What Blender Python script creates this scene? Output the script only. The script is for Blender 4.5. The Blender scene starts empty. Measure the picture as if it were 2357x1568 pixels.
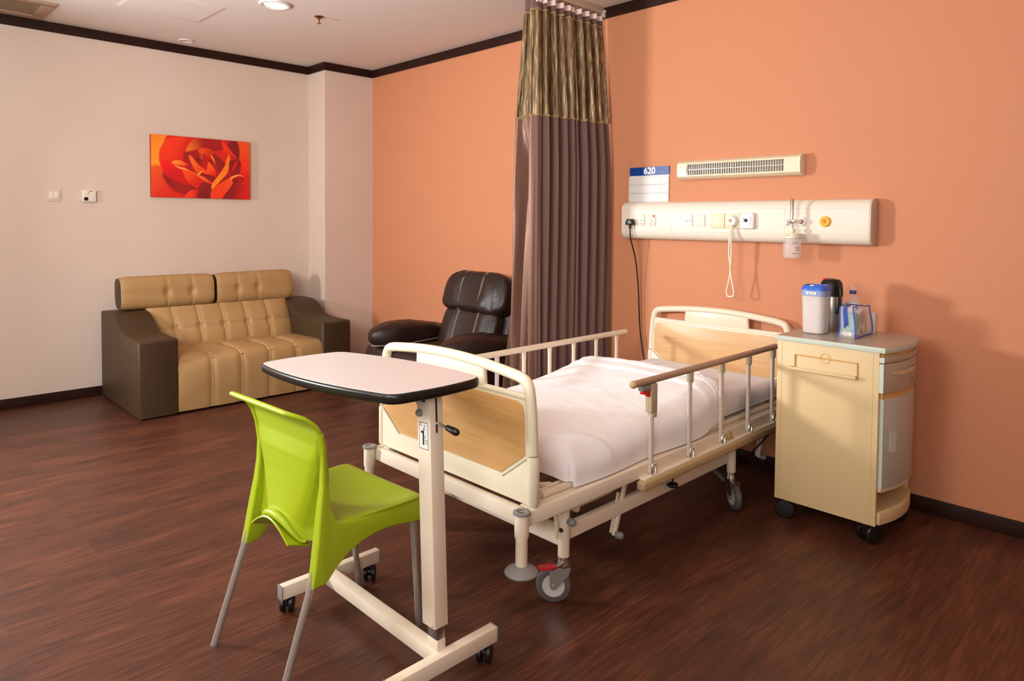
import bpy, bmesh, math, random
import numpy as np
from mathutils import Matrix, Vector, noise
random.seed(7)
S = bpy.context.scene
C = S.collection
PI = math.pi

# ------------------------------------------------------------------ camera
cam_d = bpy.data.cameras.new('camera'); cam = bpy.data.objects.new('camera', cam_d); C.objects.link(cam)
F_PX, PY = 1589.69, 564.12
yaw, pitch, roll = 2.36820, -0.03569, 0.00802
fw = Vector((math.cos(pitch)*math.cos(yaw), math.cos(pitch)*math.sin(yaw), math.sin(pitch)))
rt = Vector((math.sin(yaw), -math.cos(yaw), 0)); up = rt.cross(fw)
r2 = math.cos(roll)*rt + math.sin(roll)*up; u2 = -math.sin(roll)*rt + math.cos(roll)*up
cam.matrix_world = Matrix(((r2.x, u2.x, -fw.x, 5.8086), (r2.y, u2.y, -fw.y, -3.5666), (r2.z, u2.z, -fw.z, 1.3298), (0, 0, 0, 1)))
cam_d.sensor_fit = 'HORIZONTAL'; cam_d.sensor_width = 36
cam_d.lens = F_PX/2357*36; cam_d.shift_y = (PY-784)/2357
cam_d.clip_start = .05; S.camera = cam
# ------------------------------------------------------------------ view, world, lights
S.view_settings.view_transform = 'Standard'; S.view_settings.look = 'None'
S.view_settings.gamma = 1; S.view_settings.exposure = 0.12; S.view_settings.use_curve_mapping = False
S.cycles.use_denoising = True
S.cycles.max_bounces = 8; S.cycles.diffuse_bounces = 5
w = bpy.data.worlds.new('world'); S.world = w; w.use_nodes = True
w.node_tree.nodes['Background'].inputs[0].default_value = (1, .9, .8, 1)
w.node_tree.nodes['Background'].inputs[1].default_value = .15

def area(name, loc, target, sx, sy, power, col=(1, 1, 1), spread=PI):
    d = bpy.data.lights.new(name, 'AREA'); d.shape = 'RECTANGLE'; d.size = sx; d.size_y = sy
    d.energy = power; d.color = col; d.spread = spread
    o = bpy.data.objects.new(name, d); C.objects.link(o); o.location = loc
    o.rotation_euler = (Vector(target)-Vector(loc)).to_track_quat('-Z', 'Y').to_euler()
    return o
area('key_light', (1.1, -4.2, 1.5), (4.2, -.6, 1.15), .40, .40, 82, (.97, .99, 1), math.radians(150))
area('fill_light', (6.3, -4.9, 2.0), (3.4, -1.4, 1.0), 1.4, 1.4, 44, (.97, .99, 1))
area('bounce_light', (4.2, -4.6, 1.9), (3.6, -3.9, 2.7), 1.2, 1.2, 125, (.97, .99, 1))

# ------------------------------------------------------------------ materials
def lin(c):
    if isinstance(c, str):
        c = [int(c[i:i+2], 16)/255 for i in (0, 2, 4)]
    return tuple((x/12.92 if x <= .04045 else ((x+.055)/1.055)**2.4) for x in c)

def mat(name, col, rough=.5, metal=0., bump=None, var=None, spec=.5, coat=0., sheen=0., trans=0., ior=1.45, alpha=1., emit=None):
    m = bpy.data.materials.new(name); m.use_nodes = True
    nt = m.node_tree; b = nt.nodes['Principled BSDF']; L = nt.links
    c = lin(col); b.inputs['Base Color'].default_value = (*c, 1)
    b.inputs['Roughness'].default_value = rough; b.inputs['Metallic'].default_value = metal
    b.inputs['Specular IOR Level'].default_value = spec
    b.inputs['Coat Weight'].default_value = coat; b.inputs['Coat Roughness'].default_value = .15
    b.inputs['Sheen Weight'].default_value = sheen
    b.inputs['Transmission Weight'].default_value = trans; b.inputs['IOR'].default_value = ior
    b.inputs['Alpha'].default_value = alpha
    if emit:
        b.inputs['Emission Color'].default_value = (*lin(emit[0]), 1); b.inputs['Emission Strength'].default_value = emit[1]
    tc = nt.nodes.new('ShaderNodeTexCoord')
    def noise_node(scale, stretch=(1, 1, 1), detail=3):
        mp = nt.nodes.new('ShaderNodeMapping'); mp.inputs['Scale'].default_value = stretch
        n = nt.nodes.new('ShaderNodeTexNoise'); n.inputs['Scale'].default_value = scale; n.inputs['Detail'].default_value = detail
        L.new(tc.outputs['Object'], mp.inputs[0]); L.new(mp.outputs[0], n.inputs['Vector']); return n
    if var:   # (scale, other colour, stretch)
        n = noise_node(var[0], var[2] if len(var) > 2 else (1, 1, 1), 5)
        cr = nt.nodes.new('ShaderNodeValToRGB')
        lo, hi = (var[3] if len(var) > 3 else (.35, .65))
        cr.color_ramp.elements[0].position = lo; cr.color_ramp.elements[1].position = hi
        cr.color_ramp.elements[0].color = (*lin(var[1]), 1); cr.color_ramp.elements[1].color = (*c, 1)
        L.new(n.outputs[0], cr.inputs[0]); L.new(cr.outputs[0], b.inputs['Base Color'])
    if bump:  # (scale, strength, stretch)
        n = noise_node(bump[0], bump[2] if len(bump) > 2 else (1, 1, 1), 3)
        bp = nt.nodes.new('ShaderNodeBump'); bp.inputs['Strength'].default_value = bump[1]; bp.inputs['Distance'].default_value = .002
        L.new(n.outputs[0], bp.inputs['Height']); L.new(bp.outputs[0], b.inputs['Normal'])
    return m

def floor_mat():
    m = bpy.data.materials.new('vinyl_plank_floor'); m.use_nodes = True
    nt = m.node_tree; L = nt.links; N = nt.nodes; b = N['Principled BSDF']
    tc = N.new('ShaderNodeTexCoord'); mp = N.new('ShaderNodeMapping'); mp.inputs['Rotation'].default_value = (0, 0, PI/2)
    L.new(tc.outputs['Object'], mp.inputs[0])
    br = N.new('ShaderNodeTexBrick'); br.offset = .37; br.inputs['Scale'].default_value = 1
    br.inputs['Brick Width'].default_value = .92; br.inputs['Row Height'].default_value = .152
    br.inputs['Mortar Size'].default_value = .0008; br.inputs['Mortar Smooth'].default_value = .3
    br.inputs['Color1'].default_value = (.35, .35, .35, 1); br.inputs['Color2'].default_value = (.65, .65, .65, 1)
    br.inputs['Mortar'].default_value = (.2, .2, .2, 1)
    L.new(mp.outputs[0], br.inputs['Vector'])
    m2 = N.new('ShaderNodeMapping'); m2.inputs['Scale'].default_value = (95, 6, 1); L.new(tc.outputs['Object'], m2.inputs[0])
    n1 = N.new('ShaderNodeTexNoise'); n1.inputs['Scale'].default_value = 1.0; n1.inputs['Detail'].default_value = 6; L.new(m2.outputs[0], n1.inputs['Vector'])
    m3 = N.new('ShaderNodeMapping'); m3.inputs['Scale'].default_value = (14, 2.6, 1); L.new(tc.outputs['Object'], m3.inputs[0])
    n2 = N.new('ShaderNodeTexNoise'); n2.inputs['Scale'].default_value = 1.0; n2.inputs['Detail'].default_value = 4; L.new(m3.outputs[0], n2.inputs['Vector'])
    def math_(op, a, bb):
        x = N.new('ShaderNodeMath'); x.operation = op
        for i, v in enumerate((a, bb)):
            if isinstance(v, (int, float)): x.inputs[i].default_value = v
            else: L.new(v, x.inputs[i])
        return x.outputs[0]
    t = math_('ADD', math_('MULTIPLY', n1.outputs[0], .95), math_('MULTIPLY', n2.outputs[0], .60))
    t = math_('SUBTRACT', t, .13)
    t = math_('ADD', t, math_('MULTIPLY', math_('SUBTRACT', br.outputs[0], .5), .5))
    cr = N.new('ShaderNodeValToRGB'); e = cr.color_ramp.elements
    e[0].position = .35; e[0].color = (*lin('361d13'), 1); e[1].position = .95; e[1].color = (*lin('6c3d29'), 1)
    k = e.new(.64); k.color = (*lin('4d2a1c'), 1)
    L.new(t, cr.inputs[0]); L.new(cr.outputs[0], b.inputs['Base Color'])
    b.inputs['Roughness'].default_value = .42; b.inputs['Specular IOR Level'].default_value = .4
    bp = N.new('ShaderNodeBump'); bp.inputs['Strength'].default_value = .25; bp.inputs['Distance'].default_value = .001
    L.new(t, bp.inputs['Height']); L.new(bp.outputs[0], b.inputs['Normal'])
    return m

def wood_mat(name, c1, c2, axis=(2, 2, 16), rough=.4):
    m = bpy.data.materials.new(name); m.use_nodes = True
    nt = m.node_tree; L = nt.links; N = nt.nodes; b = N['Principled BSDF']
    tc = N.new('ShaderNodeTexCoord'); mp = N.new('ShaderNodeMapping'); mp.inputs['Scale'].default_value = axis
    L.new(tc.outputs['Object'], mp.inputs[0])
    n = N.new('ShaderNodeTexNoise'); n.inputs['Scale'].default_value = 1.6; n.inputs['Detail'].default_value = 6; n.inputs['Distortion'].default_value = 1.2
    L.new(mp.outputs[0], n.inputs['Vector'])
    cr = N.new('ShaderNodeValToRGB'); e = cr.color_ramp.elements
    e[0].position = .3; e[0].color = (*lin(c2), 1); e[1].position = .62; e[1].color = (*lin(c1), 1)
    L.new(n.outputs[0], cr.inputs[0]); L.new(cr.outputs[0], b.inputs['Base Color']); b.inputs['Roughness'].default_value = rough
    return m

def color_attr_mat(name, rough=.6):
    m = bpy.data.materials.new(name); m.use_nodes = True
    nt = m.node_tree; a = nt.nodes.new('ShaderNodeVertexColor'); a.layer_name = 'paint'
    nt.links.new(a.outputs[0], nt.nodes['Principled BSDF'].inputs['Base Color'])
    nt.nodes['Principled BSDF'].inputs['Roughness'].default_value = rough
    return m

def net_mat():
    m = bpy.data.materials.new('gold_net'); m.use_nodes = True
    nt = m.node_tree; L = nt.links; N = nt.nodes; b = N['Principled BSDF']
    tc = N.new('ShaderNodeTexCoord'); mp = N.new('ShaderNodeMapping'); mp.inputs['Scale'].default_value = (210, 210, 9)
    L.new(tc.outputs['Object'], mp.inputs[0])
    n = N.new('ShaderNodeTexNoise'); n.inputs['Scale'].default_value = 1; n.inputs['Detail'].default_value = 2; L.new(mp.outputs[0], n.inputs['Vector'])
    cr = N.new('ShaderNodeValToRGB'); e = cr.color_ramp.elements
    e[0].position = .35; e[0].color = (*lin('55402c'), 1); e[1].position = .72; e[1].color = (*lin('d2bc90'), 1)
    k = e.new(.55); k.color = (*lin('8a6e4a'), 1)
    L.new(n.outputs[0], cr.inputs[0]); L.new(cr.outputs[0], b.inputs['Base Color'])
    b.inputs['Roughness'].default_value = .45; b.inputs['Metallic'].default_value = .35
    return m

X = {}
X['cream_wall'] = mat('cream_wall_paint', 'd9c4b3', .75, bump=(260, .12), var=(1.2, 'd5bfad'))
X['orange_wall'] = mat('orange_wall_paint', 'cb855e', .65, bump=(320, .35))
X['ceiling'] = mat('ceiling_paint', 'e2d6cc', .85)
X['floor'] = floor_mat()
X['dark_trim'] = mat('dark_wood_trim', '30160c', .5, var=(3, '240f08', (1, 1, 25)), spec=.25)
X['cream'] = mat('cream_powder_coat', 'e8dac4', .38, var=(6, 'e3d3bb'))
X['cream_plastic'] = mat('cream_moulded_plastic', 'e6dabf', .32)
X['ivory'] = mat('ivory_plastic', 'e6dac8', .4)
X['ivory_end'] = mat('ivory_end_plastic', 'cdb8a6', .45)
X['yellowed'] = mat('yellowed_ivory_plastic', 'e6d8b6', .35)
X['white'] = mat('white_plastic', 'efe9e4', .35)
X['white_paper'] = mat('white_card', 'e4dcd8', .5)
X['blue_print'] = mat('royal_blue_print', '0a3c88', .35)
X['black'] = mat('black_plastic', '17120f', .35)
X['rubber'] = mat('grey_rubber', '5d5652', .6)
X['dark_rubber'] = mat('dark_grey_rubber', '4a4440', .6)
X['grey_plastic'] = mat('grey_plastic', '84807e', .42)
X['wheel_grey'] = mat('light_grey_plastic', 'c9c4bc', .45)
X['chrome'] = mat('chrome_metal', 'd8d4ce', .16, 1.)
X['steel'] = mat('brushed_steel', 'b6afa6', .3, 1., bump=(60, .06, (1, 1, 12)))
X['satin_alu'] = mat('satin_aluminium', 'b0a79e', .36, .6)
X['brass'] = mat('dull_brass', '9a6a44', .35, 1.)
X['red'] = mat('red_plastic', 'd01218', .35)
X['maroon_red'] = mat('brake_pedal_red', 'c23034', .45)
X['maple'] = wood_mat('maple_laminate', 'd9a86c', 'd09a5c', (1.6, 3, 30), .38)
X['maple_pale'] = wood_mat('pale_maple_laminate', 'dfb483', 'd6a873', (1.6, 3, 30), .38)
X['sheet'] = mat('white_cotton_sheet', 'e6dfde', .85, bump=(30, .25), sheen=.2)
X['blanket'] = mat('white_cellular_blanket', 'f9f7f7', .9, bump=(300, .8, (.12, 1, 1)), sheen=.2)
X['tan_leather'] = mat('tan_leatherette', 'b08c5c', .5, bump=(420, .25), var=(4, 'a98352'))
X['brown_leather'] = mat('brown_leatherette', '42301d', .5, bump=(420, .25), spec=.35)
X['piping'] = mat('beige_piping', 'c9ab7c', .55)
X['dark_leather'] = mat('dark_brown_leather', '26150f', .42, bump=(90, .6), spec=.5)
X['stitch'] = mat('pale_stitching', 'a59484', .7)
X['curtain'] = mat('brown_curtain_cloth', '6b4b43', .75, sheen=.3, bump=(300, .2))
X['satin'] = mat('brown_satin', '7c5848', .33, .3, sheen=.3, bump=(220, .3, (1, 1, .15)))
X['net'] = net_mat()
X['gold'] = mat('gold_braid', 'a48a5c', .5, .3, bump=(200, .6))
X['pink_tape'] = mat('pale_header_tape', 'ead6cf', .7)
X['lime'] = mat('lime_polypropylene', '9aac12', .42, bump=(500, .12))
X['table_white'] = mat('white_laminate', 'd3cac6', .28)
X['edge_black'] = mat('black_edge_band', '15100e', .3)
X['buff'] = mat('buff_laminate', 'd6bb8b', .45)
X['buff_dark'] = mat('buff_edge', 'd2a562', .45)
X['sage'] = mat('pale_sage_plastic', 'c2cbbc', .4)
X['sage_front'] = mat('grey_sage_laminate', 'b9b3a4', .42)
X['taupe'] = mat('taupe_laminate', 'b3a390', .3)
X['tan_plastic'] = mat('tan_plastic', 'b59a70', .45)
X['rail_brown'] = mat('taupe_brown_plastic', 'a98872', .42)
X['socket_tan'] = mat('grey_tan_plastic', 'b7a888', .45)
X['post_metal'] = mat('post_metal', 'd6cabb', .4, .05)
X['lilac_metal'] = mat('bare_metal_post', 'cfc4c0', .35, .4)
X['clear'] = mat('clear_plastic', 'f4f4f4', .08, alpha=.16, spec=.8)
X['frosted'] = mat('frosted_plastic', 'f4ebe6', .4, alpha=.5)
X['frosted_clear'] = mat('frosted_clear_plastic', 'ece2de', .3, alpha=.26)
X['blue_plastic'] = mat('blue_translucent_plastic', '3a6cd0', .3, alpha=.93)
X['blue_clear'] = mat('pale_blue_plastic', '9cb0de', .35, alpha=.8)
X['navy_cap'] = mat('navy_cap', '2c3f94', .4)
X['blue_piping'] = mat('bright_blue_piping', '1456c8', .35)
X['teal'] = mat('teal_cloth', '6fc0b8', .8)
X['yellow'] = mat('amber_plastic', 'f2ac10', .4)
X['orange_print'] = mat('orange_print', 'e8651c', .4)
X['amber'] = mat('dark_amber', 'b06c10', .4)
X['silver'] = mat('silver_plastic', 'aaa49e', .3, .6)
X['vent'] = mat('vent_paint', 'a98c74', .6)
X['vent_dark'] = mat('vent_filter', '8e7458', .8)
X['lamp_glow'] = mat('downlight_lamp', 'e9f4e4', .3, emit=('e4f4de', 1.1))
X['reflector'] = mat('bright_reflector', 'f2efe8', .3, .3)
X['louvre'] = mat('louvre_aluminium', 'b9ad9e', .3, .6)
X['dark_gap'] = mat('dark_gap', '2a211b', .7)
X['canvas_side'] = mat('canvas_edge', 'a83a14', .7)
X['rose'] = color_attr_mat('rose_print')
X['blue_zip'] = mat('blue_zip_tape', '1f3f9c', .55)
X['print_grey'] = mat('grey_print', '6b625c', .5)

# ------------------------------------------------------------------ geometry helpers
def join(b, t):
    me = bpy.data.meshes.new('t'); t.to_mesh(me); t.free(); b.from_mesh(me); bpy.data.meshes.remove(me)
def box(b, x0, x1, y0, y1, z0, z1, bev=0, seg=2, M=None):
    t = bmesh.new(); bmesh.ops.create_cube(t, size=1)
    for v in t.verts:
        v.co = Vector(((x0+x1)/2+v.co.x*(x1-x0), (y0+y1)/2+v.co.y*(y1-y0), (z0+z1)/2+v.co.z*(z1-z0)))
    if bev: bmesh.ops.bevel(t, geom=t.edges[:], offset=bev, segments=seg, affect='EDGES', profile=.5)
    if M is not None: t.transform(M)
    join(b, t); return b
def frame_at(d, ref=None):
    d = d.normalized(); a = Vector((0, 0, 1)) if abs(d.z) < .95 else Vector((1, 0, 0))
    if ref is not None: a = ref
    u = (a-d*a.dot(d)).normalized(); return u, d.cross(u)
def tube(b, pts, r, n=12, cap=True, closed=False, sq=(1, 1), ref=None):
    P = [Vector(p) for p in pts]; m = len(P); rs = r if isinstance(r, (list, tuple)) else [r]*m
    rings = []; u = None
    for i in range(m):
        if closed: d = P[(i+1) % m]-P[i-1]
        else: d = P[min(i+1, m-1)]-P[max(i-1, 0)]
        d.normalize()
        if u is None or ref is not None: u, v = frame_at(d, ref)
        else:
            u = (u-d*u.dot(d)).normalized(); v = d.cross(u)
        rings.append([b.verts.new(P[i]+(u*math.cos(2*PI*k/n)*sq[0]+v*math.sin(2*PI*k/n)*sq[1])*rs[i]) for k in range(n)])
    for i in range(m if closed else m-1):
        A, B = rings[i], rings[(i+1) % m]
        for k in range(n): b.faces.new((A[k], A[(k+1) % n], B[(k+1) % n], B[k]))
    if cap and not closed:
        b.faces.new(rings[0][::-1]); b.faces.new(rings[-1])
    return b
def cr(pts, n=6, closed=False):
    P = [Vector(p) for p in pts]; out = []; m = len(P)
    rng = range(m if closed else m-1)
    for i in rng:
        g = (lambda k: P[k % m]) if closed else (lambda k: P[max(0, min(m-1, k))])
        a, p, q, c = g(i-1), g(i), g(i+1), g(i+2)
        for k in range(n):
            t = k/n
            out.append(.5*((2*p)+(q-a)*t+(2*a-5*p+4*q-c)*t*t+(3*p-a-3*q+c)*t**3))
    if not closed: out.append(P[-1])
    return out
def axis_m(c, d):
    u, v = frame_at(Vector(d)); d = Vector(d).normalized()
    return Matrix(((u.x, v.x, d.x, c[0]), (u.y, v.y, d.y, c[1]), (u.z, v.z, d.z, c[2]), (0, 0, 0, 1)))
def lathe(b, prof, c=(0, 0, 0), d=(0, 0, 1), n=28, sq=None):
    M = axis_m(c, d); rings = []
    for (r, z) in prof:
        if r < 1e-6: rings.append([b.verts.new(M @ Vector((0, 0, z)))])
        else:
            ring = []
            for k in range(n):
                a = 2*PI*k/n; x, y = math.cos(a), math.sin(a)
                if sq:
                    s = (abs(x)**sq+abs(y)**sq)**(-1/sq); x, y = x*s, y*s
                ring.append(b.verts.new(M @ Vector((r*x, r*y, z))))
            rings.append(ring)
    for A, B in zip(rings, rings[1:]):
        if len(A) == 1 and len(B) == 1: continue
        for k in range(n):
            k2 = (k+1) % n
            if len(A) == 1: b.faces.new((A[0], B[k2], B[k]))
            elif len(B) == 1: b.faces.new((A[k], A[k2], B[0]))
            else: b.faces.new((A[k], A[k2], B[k2], B[k]))
    if len(prof) > 3 and tuple(prof[0]) == tuple(prof[-1]): return b
    if len(rings[0]) > 1: b.faces.new(rings[0][::-1])
    if len(rings[-1]) > 1: b.faces.new(rings[-1])
    return b
def cyl(b, p, q, r, n=16):
    p, q = Vector(p), Vector(q); return lathe(b, [(r, 0), (r, (q-p).length)], p, q-p, n)
def prism(b, poly, plane, d0, d1, bev=0, seg=2):
    t = bmesh.new()
    def co(a, c, d): return {'xz': (a, d, c), 'yz': (d, a, c), 'xy': (a, c, d)}[plane]
    A = [t.verts.new(co(p[0], p[1], d0)) for p in poly]; B = [t.verts.new(co(p[0], p[1], d1)) for p in poly]
    n = len(poly); t.faces.new(A[::-1]); t.faces.new(B)
    for k in range(n): t.faces.new((A[k], A[(k+1) % n], B[(k+1) % n], B[k]))
    bmesh.ops.recalc_face_normals(t, faces=t.faces[:])
    if bev:
        ed = [e for e in t.edges if (e.verts[0] in A) == (e.verts[1] in A)]
        bmesh.ops.bevel(t, geom=ed, offset=bev, segments=seg, affect='EDGES', profile=.5, clamp_overlap=True)
    join(b, t); return b
def grid(b, fn, nu, nv, thick=0, closed_u=False):
    P = [[Vector(fn(i/nu, j/nv)) for i in range(nu+(0 if closed_u else 1))] for j in range(nv+1)]
    V = [[b.verts.new(p) for p in row] for row in P]; W = len(V[0]); F = []
    def face(*a):
        F.append(b.faces.new(a))
    for j in range(nv):
        for i in range(nu):
            i2 = (i+1) % W
            face(V[j][i], V[j][i2], V[j+1][i2], V[j+1][i])
    if thick:
        def nrm(j, i):
            a = P[j][min(i+1, W-1)]-P[j][max(i-1, 0)]; c = P[min(j+1, nv)][i]-P[max(j-1, 0)][i]
            return a.cross(c).normalized()
        Q = [[b.verts.new(P[j][i]-nrm(j, i)*thick) for i in range(W)] for j in range(nv+1)]
        for j in range(nv):
            for i in range(nu): face(Q[j][i], Q[j+1][i], Q[j+1][i+1], Q[j][i+1])
        for i in range(nu):
            face(V[0][i], Q[0][i], Q[0][i+1], V[0][i+1]); face(V[nv][i+1], Q[nv][i+1], Q[nv][i], V[nv][i])
        for j in range(nv):
            face(V[j+1][0], Q[j+1][0], Q[j][0], V[j][0]); face(V[j][nu], Q[j][nu], Q[j+1][nu], V[j+1][nu])
    return b
def cushion(b, c, s, e=.45, M=None, nu=36, nv=20, fn=None, e2=None):
    """puffy super-ellipsoid of half sizes s"""
    e2 = e2 or e
    def sp(x, p): return math.copysign(abs(x)**p, x)
    rings = []
    for j in range(1, nv):
        ph = -PI/2+PI*j/nv; ring = []
        for i in range(nu):
            th = 2*PI*i/nu
            p = Vector((s[0]*sp(math.cos(ph), e2)*sp(math.cos(th), e), s[1]*sp(math.cos(ph), e2)*sp(math.sin(th), e), s[2]*sp(math.sin(ph), e2)))
            if fn: p = Vector(fn(p))
            if M is not None: p = M @ p
            ring.append(b.verts.new(p+Vector(c)))
        rings.append(ring)
    for A, B in zip(rings, rings[1:]):
        for k in range(nu): b.faces.new((A[k], A[(k+1) % nu], B[(k+1) % nu], B[k]))
    for ring, z, fl in ((rings[0], -s[2], 1), (rings[-1], s[2], 0)):
        p = Vector((0, 0, z))
        if fn: p = Vector(fn(p))
        if M is not None: p = M @ p
        t = b.verts.new(p+Vector(c))
        for k in range(nu):
            a = (ring[(k+1) % nu], ring[k], t) if fl else (ring[k], ring[(k+1) % nu], t)
            b.faces.new(a)
    return b
def rrect(x0, x1, y0, y1, r, n=5):
    out = []
    for cx, cy, a0 in ((x1-r, y1-r, 0), (x0+r, y1-r, PI/2), (x0+r, y0+r, PI), (x1-r, y0+r, 1.5*PI)):
        for k in range(n+1):
            a = a0+PI/2*k/n; out.append((cx+r*math.cos(a), cy+r*math.sin(a)))
    return out
def new(): return bmesh.new()

WM = {}
def obj(name, b, m, parent=None, label=None, angle=38, smooth=True, recalc=True):
    if recalc: bmesh.ops.recalc_face_normals(b, faces=b.faces[:])
    org = WM.get(parent, Vector((0, 0, 0))) if parent else Vector((0, 0, 0))
    if not parent:
        zs = [v.co.z for v in b.verts]; xs = [v.co.x for v in b.verts]; ys = [v.co.y for v in b.verts]
        org = Vector(((min(xs)+max(xs))/2, (min(ys)+max(ys))/2, min(zs)))
    b.transform(Matrix.Translation(-org))
    me = bpy.data.meshes.new(name); b.to_mesh(me); b.free()
    mats = m if isinstance(m, (list, tuple)) else [m]
    for k in mats: me.materials.append(X[k] if isinstance(k, str) else k)
    if smooth:
        me.shade_smooth(); me.set_sharp_from_angle(angle=math.radians(angle))
    o = bpy.data.objects.new(name, me); C.objects.link(o)
    if parent: o.parent = parent
    else: o.location = org
    WM[o] = org
    if label: o['label'] = label
    return o
def thing(name, label, cat, loc, group=None):
    o = bpy.data.objects.new(name, None); C.objects.link(o); o.location = loc; o.empty_display_size = .05
    o['label'] = label; o['category'] = cat
    if group: o['group'] = group
    WM[o] = Vector(loc); return o
def tag(o, label, cat, group=None):
    o['label'] = label; o['category'] = cat
    if group: o['group'] = group
    return o
def struct(name, b, m, label=None):
    o = obj(name, b, m); o['kind'] = 'structure'
    if label: o['label'] = label
    return o
def dup(root, off, label=None):
    r = root.copy(); C.objects.link(r); r.location = Vector(root.location)+Vector(off)
    if label: r['label'] = label
    for ch in list(root.children):
        c = ch.copy(); C.objects.link(c); c.parent = r
        for g in list(ch.children):
            d = g.copy(); C.objects.link(d); d.parent = c
    return r
def copy_part(src, off, parent):
    c = src.copy(); C.objects.link(c); c.parent = parent; c.location = Vector(src.location)+Vector(off)
    for g in list(src.children):
        d = g.copy(); C.objects.link(d); d.parent = c
    return c
def text_bm(body, size, bold=0.0, extrude=.0005):
    cu = bpy.data.curves.new('t', 'FONT'); cu.body = body; cu.size = size; cu.align_x = 'CENTER'; cu.align_y = 'CENTER'
    cu.extrude = extrude; cu.offset = bold; cu.resolution_u = 4
    o = bpy.data.objects.new('t', cu); C.objects.link(o)
    dg = bpy.context.evaluated_depsgraph_get(); me = bpy.data.meshes.new_from_object(o.evaluated_get(dg))
    b = bmesh.new(); b.from_mesh(me); bpy.data.objects.remove(o); bpy.data.curves.remove(cu); bpy.data.meshes.remove(me); return b
XZ = Matrix(((1, 0, 0, 0), (0, 0, -1, 0), (0, 1, 0, 0), (0, 0, 0, 1)))   # xy drawing -> upright, facing -y
YZ = Matrix(((0, 0, 1, 0), (1, 0, 0, 0), (0, 1, 0, 0), (0, 0, 0, 1)))    # xy drawing -> upright on x plane, facing +x

# ------------------------------------------------------------------ room shell
RX, RY, HC = 7.6, -6.4, 2.70
PX, PW = .294, .49
HCR, HB = 2.632, .0705
struct('floor', box(new(), -.1, RX+.1, RY-.1, .1, -.1, 0), 'floor')
struct('ceiling', box(new(), -.1, RX+.1, RY-.1, .1, HC, HC+.1), 'ceiling')
struct('wall_left', box(new(), -.1, 0, RY-.1, .1, 0, HC), 'cream_wall')
struct('wall_back', box(new(), 0, RX+.1, 0, .1, 0, HC), 'orange_wall')
struct('wall_right', box(new(), RX, RX+.1, RY-.1, 0, 0, HC), 'cream_wall')
struct('wall_front', box(new(), 0, RX, RY-.1, RY, 0, HC), 'cream_wall')
struct('wall_corner', box(new(), 0, PX, -PW, 0, 0, HC), 'cream_wall')
TH = .012
struct('trim_1', box(new(), 0, TH, RY, -PW, HCR, HC), 'dark_trim')
struct('trim_2', box(new(), TH, PX+TH, -PW-TH, -PW, HCR, HC), 'dark_trim')
struct('trim_3', box(new(), PX, PX+TH, -PW, 0, HCR, HC), 'dark_trim')
struct('trim_4', box(new(), PX+TH, RX, -TH, 0, HCR, HC), 'dark_trim')
struct('baseboard_left', box(new(), 0, TH, RY, -PW, 0, HB, .002), 'dark_trim')
struct('baseboard_corner', box(new(), PX, PX+TH, -PW-TH, 0, 0, HB, .002), 'dark_trim')
struct('baseboard_back', box(new(), PX+TH, RX, -TH, 0, 0, HB, .002), 'dark_trim')

# ------------------------------------------------------------------ ceiling fittings
t = thing('ceiling_vent', 'rectangular grey brown air vent in the ceiling beside the cream wall', 'vent', (.31, -3.2, HC-.012))
b = new()
for x0, x1, y0, y1 in ((.08, .15, -3.9, -2.53), (.47, .54, -3.9, -2.53), (.15, .47, -2.6, -2.53), (.15, .47, -3.9, -3.83)): box(b, x0, x1, y0, y1, HC-.014, HC, .002)
obj('frame', b, 'vent', t)
b = new(); box(b, .15, .47, -3.83, -2.6, HC-.003, HC)
for k in range(9): box(b, .165+k*.035, .169+k*.035, -3.83, -2.6, HC-.008, HC-.003)
obj('grille', b, 'vent_dark', t)
b = new()
tag(obj('access_hatch', prism(prism(new(), [(.785, -2.25), (1.25, -2.25), (1.25, -1.73), (.785, -1.73)], 'xy', HC-.004, HC, .001), [(.80, -2.235), (1.235, -2.235), (1.235, -1.745), (.80, -1.745)], 'xy', HC-.0055, HC-.003), 'ceiling'),
    'square access hatch flush in the ceiling between vent and downlight', 'hatch')
t = thing('ceiling_downlight', 'large lit round downlight with glowing greenish white reflector in ceiling', 'ceiling light', (1.544, -1.54, HC-.01))
c = (1.544, -1.54, HC)
def ring(b, c, r0, r1, h):
    lathe(b, [(r0, -.001), (r1, -.001), (r1, -h*.5), (r1-.004, -h), (r0+.003, -h), (r0, -h*.6), (r0, -.001)], c, (0, 0, 1), 40); return b
obj('trim_ring', ring(new(), c, .077, .098, .012), 'ceiling', t)
b = lathe(new(), [(0, -.001), (.077, -.001), (.077, -.003), (.055, -.0025), (0, -.002)], c, (0, 0, 1), 40); obj('reflector', b, 'reflector', t)
b = lathe(new(), [(0, -.002), (.07, -.002), (.062, -.008), (.02, -.011), (0, -.011)], c, (0, 0, 1), 32); obj('lamp', b, 'lamp_glow', t)
t = thing('recessed_spot', 'small unlit round recessed spotlight in ceiling close to the dark cornice', 'ceiling light', (.19, -1.615, HC-.01))
c = (.19, -1.615, HC)
obj('trim_ring', ring(new(), c, .036, .053, .01), 'ceiling', t)
obj('lamp', lathe(new(), [(0, -.001), (.036, -.001), (.034, -.004), (0, -.006)], c, (0, 0, 1), 28), 'ivory_end', t)
t = thing('fire_sprinkler', 'brass fire sprinkler head hanging from the ceiling', 'sprinkler', (1.50, -1.205, HC-.05))
c = Vector((1.50, -1.205, HC))
obj('escutcheon', lathe(new(), [(.031, 0), (.031, -.003), (.022, -.009), (.012, -.012), (.012, 0)], c, (0, 0, 1), 28), 'brass', t)
b = cyl(new(), c, c-Vector((0, 0, .02)), .008)
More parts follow.
